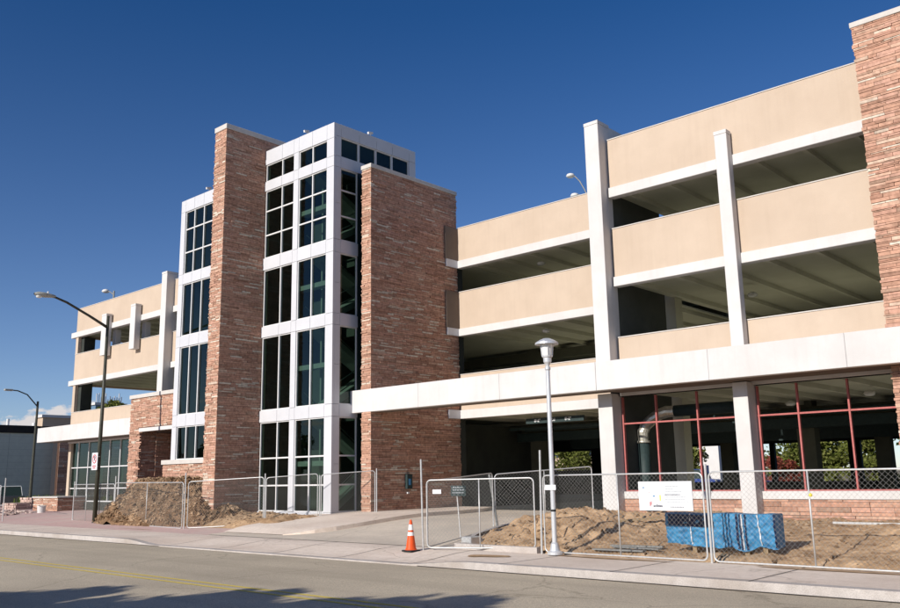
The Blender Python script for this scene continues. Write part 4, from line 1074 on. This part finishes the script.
# grey block building, dark brick wing and far buildings
GB = thing('grey_block_building', (-92, 29, 0), 'long low dark grey block building with black roof fascia at far left', 'building')
b = MB(); b.box(-99, -85, 14, 36.7, -.3, 6.6); b.build('wall', 'grayblock', GB)
b = MB(); b.box(-99.1, -84.9, 13.9, 36.8, 6.605, 7.3); b.build('roof_fascia', 'grayblock_top', GB)
b = MB()
for k in range(12): z = .3+k*.6; b.box(-84.999, -84.995, 14, 36.7, z-.015, z+.0)
for k in range(10): b.box(-84.999, -84.994, 15+k*2.2, 15.03+k*2.2, -.3, 6.6)
b.build('block_joints', 'grayblock_joint', GB)
for (y, h, r) in ((29.0, 1.0, .22), (33.5, .8, .14), (36.0, .5, .2)):
    b = MB(); b.tube([(-88, y, 7.2), (-88, y, 7.3+h)], r, 10); b.build('vent_pipe', 'bucket', GB)
b = MB(); b.box(-98, -87, 15, 36, 7.31, 7.45); b.build('roof_edge', 'distant_light', GB)
b = MB(); b.box(-84.5, -84.0, 36.9, 46, -.3, 6.9, 0, (.10, .06, .045)); veneer(b, (-84.0, 36.9, -.3), (0,1,0), (1,0,0), 9, 7.0, hmin=.1, hmax=.25, wmin=.5, wmax=1.5)
o = b.build('brick_wing', 'stone'); tag(o, 'dark brick wing in shade between grey building and left storefront', 'building')
def far_building(name, x0, x1, y0, y1, h, mat, label, win=True, posts=False):
    t = thing(name, ((x0+x1)/2, (y0+y1)/2, -.3), label, 'building')
    b = MB(); b.box(x0, x1, y0, y1, -.4, h); b.build('wall', mat, t)
    b = MB(); b.box(x0-.3, x1+.3, y0-.3, y1+.3, h+.01, h+.5); b.build('roof_edge', 'distant_light', t)
    if win:
        for k in range(int((h-2)/3.5)):
            b = MB(); z = 1.2+k*3.5
            xx = x0+1.5
            while xx < x1-2: b.box(xx, xx+1.4, y0-.03, y0-.01, z, z+1.6); xx += 3
            yy = y0+1.5
            while yy < y1-2: b.box(x1+.01, x1+.03, yy, yy+1.4, z, z+1.6); yy += 3
            b.build('window', 'tarp_dark', t)
    if posts:
        for k in range(12):
            b = MB(); y = y0+.5+k*(y1-y0-1)/11; hh = random.uniform(.5, 2.2); b.box(x1-1, x1-.85, y, y+.14, h+.5, h+.5+hh); b.build('roof_post', 'distant_light', t)
    return t
far_building('distant_building', -162.5, -160, 66.9, 72.5, 13.7, 'distant_beige', 'distant beige building rising over the left canopy', False)
far_building('distant_building', -166, -162, 77.5, 83.5, 16.6, 'distant_glass', 'distant blue-grey building with white roof posts seen through the garage opening', False, True)
far_building('distant_building', -96, -72, 120, 132, 9.0, 'distant_beige', 'pale beige building glimpsed through the driveway tunnel', True)
far_building('distant_building', -62, -54.5, 116, 126, 8.5, 'distant_light', 'white walled building behind the garage seen past the blue van', True)

# ------------------------------------------------------------------ trees
def tree_mesh(h, cr, nblob, nleaf, leaf, trunk_r, cz=.62, flat=.75, seed=1):
    rnd = random.Random(seed); tb = MB(); lb = MB()
    th = h*(cz-.22)
    tb.tube([(0,0,-.2), (.05*h*.1, 0, th*.5), (0, .02*h, th)], [trunk_r*1.25, trunk_r, trunk_r*.75], 10)
    blobs = []
    for k in range(nblob):
        a = rnd.uniform(0, 2*pi); r = cr*sqrt(rnd.random())*.72; z = h*cz + (rnd.random()-.45)*h*(1-cz)*1.25
        br = cr*rnd.uniform(.28, .5); z = min(z, h-br*flat); blobs.append((r*cos(a), r*sin(a), z, br))
        c = blobs[-1]; mid = (c[0]*.4, c[1]*.4, th+(c[2]-th)*.45)
        tb.tube([(0, 0, th*rnd.uniform(.75, 1)), mid, (c[0], c[1], c[2])], [trunk_r*.45, trunk_r*.25, trunk_r*.08], 6)
    for (x, y, z, br) in blobs:
        for k in range(int(nleaf/nblob)):
            v = Vector((rnd.gauss(0,1), rnd.gauss(0,1), rnd.gauss(0,1))).normalized()*br*rnd.random()**.45
            p = Vector((x+v.x, y+v.y, z+v.z*flat)); s = leaf*rnd.uniform(.6, 1.3)
            q = Matrix.Rotation(rnd.uniform(0, 2*pi), 3, 'Z') @ Matrix.Rotation(rnd.uniform(-1.2, 1.2), 3, 'X') @ Matrix.Rotation(rnd.uniform(-1.2, 1.2), 3, 'Y')
            a = q @ Vector((s, 0, 0)); c = q @ Vector((0, s*.6, 0))
            lb.quad(p-a, p-c, p+a, p+c)
    def fin(b, mat, nm):
        me = bpy.data.meshes.new(nm); me.from_pydata([tuple(v) for v in b.v], [], b.f); me.materials.append(M[mat]); me.update(); return me
    return fin(tb, 'bark', 'trunk'), fin, lb
def tree(name, loc, label, group, h=8, cr=3, nblob=16, nleaf=5000, leaf=.16, tr=.2, mat='leaf', seed=1, cz=.62, rot=0, sc=1, cache={}):
    key = (h, cr, nblob, nleaf, leaf, tr, mat, seed, cz)
    if key not in cache:
        tm, fin, lb = tree_mesh(h, cr, nblob, nleaf, leaf, tr, cz, .75, seed); cache[key] = (tm, fin(lb, mat, 'crown'))
    tm, lm = cache[key]
    t = thing(name, loc, label, 'tree' if 'shrub' not in name else 'shrub', group); t.rotation_euler.z = rot; t.scale = (sc, sc, sc)
    for nm, me in (('trunk', tm), ('crown', lm)):
        o = bpy.data.objects.new(nm, me); COL.objects.link(o); o.parent = t
    return t
# beyond the garage
tree('leafy_tree', (-65.5, 96, -.4), 'yellow-green tree seen through the garage entrance', 'trees behind the garage', 7.5, 3.6, 18, 5000, .22, .18, 'leaf_y', 3, .5)
tree('leafy_tree', (-50.5, 99, -.4), 'green tree visible left of the white wall behind the garage', 'trees behind the garage', 6.5, 2.6, 16, 4000, .2, .18, 'leaf_y', 4, .5)
tree('leafy_tree', (-33.5, 98, -.4), 'bright yellow-green tree behind the right storefront opening', 'trees behind the garage', 8, 4, 20, 6000, .24, .2, 'leaf_y', 5, .45)
tree('leafy_tree', (-28.2, 95, -.4), 'yellow-green tree behind the dark inner columns', 'trees behind the garage', 7.0, 3, 16, 4000, .22, .18, 'leaf_y', 6, .42)
tree('leafy_tree', (-22.5, 99, -.4), 'dull green tree behind the garage at the right', 'trees behind the garage', 8, 4, 20, 5000, .24, .2, 'leaf', 7, .45)
tree('leafy_tree', (-39.5, 106, -.4), 'green tree furthest behind the garage', 'trees behind the garage', 9, 5, 20, 5000, .28, .2, 'leaf_y', 9, .42)
tree('leafy_tree', (-15.5, 97, -.4), 'green tree behind the garage beyond the sandstone pylon', 'trees behind the garage', 8, 4, 20, 5000, .24, .2, 'leaf', 12, .45)
tree('red_shrub', (-36.3, 93.5, -.4), 'dark red shrub seen through the garage behind the white column', None, 4.2, 2.6, 14, 4000, .14, .08, 'leaf_red', 8, .45)
tree('leafy_tree', (-146.5, 71.8, 0), 'green tree top over the spandrel in the left garage opening', None, 17.2, 3.2, 20, 4000, .35, .3, 'leaf_y', 11)
# behind the photographer: they shade the near lane and show in the glass
tree('leafy_tree', (-10.0, -6.6, 0), 'street tree behind the photographer shading the near lane', 'trees along the near sidewalk', 8.2, 2.3, 16, 3600, .24, .16, 'leaf', 21, .70)
tree('leafy_tree', (-12.9, -6.9, 0), 'street tree behind the photographer shading the near lane', 'trees along the near sidewalk', 7.7, 2.3, 16, 4600, .24, .16, 'leaf', 22, .66)
tree('leafy_tree', (-15.9, -7.0, 0), 'street tree behind the photographer shading the near lane', 'trees along the near sidewalk', 6.9, 2.4, 16, 4600, .24, .16, 'leaf', 23, .62)
for k in range(9):
    tree('leafy_tree', (-66-k*7.5, -26-((k*5) % 4)*3, 0), 'tall tree across the street reflected in the glass tower', 'trees across the street', 9.5, 4.5, 18, 3500, .4, .25, 'leaf', 31+k % 3, .55, k*1.3)
# grass verge before the grey building
b = MB()
for k in range(1600):
    x = random.uniform(-80, -66); y = random.uniform(29, 34.5); z = .05; h = random.uniform(.3, .9); a = random.uniform(0, pi)
    b.quad((x-.04*cos(a), y-.04*sin(a), z), (x+.04*cos(a), y+.04*sin(a), z), (x+.04*cos(a)+.1, y+.04*sin(a), z+h), (x-.04*cos(a)+.1, y, z+h))
o = b.build('tall_grass', 'grass'); o['kind'] = 'stuff'; tag(o, 'strip of tall green grass before the dark brick wing', 'grass')
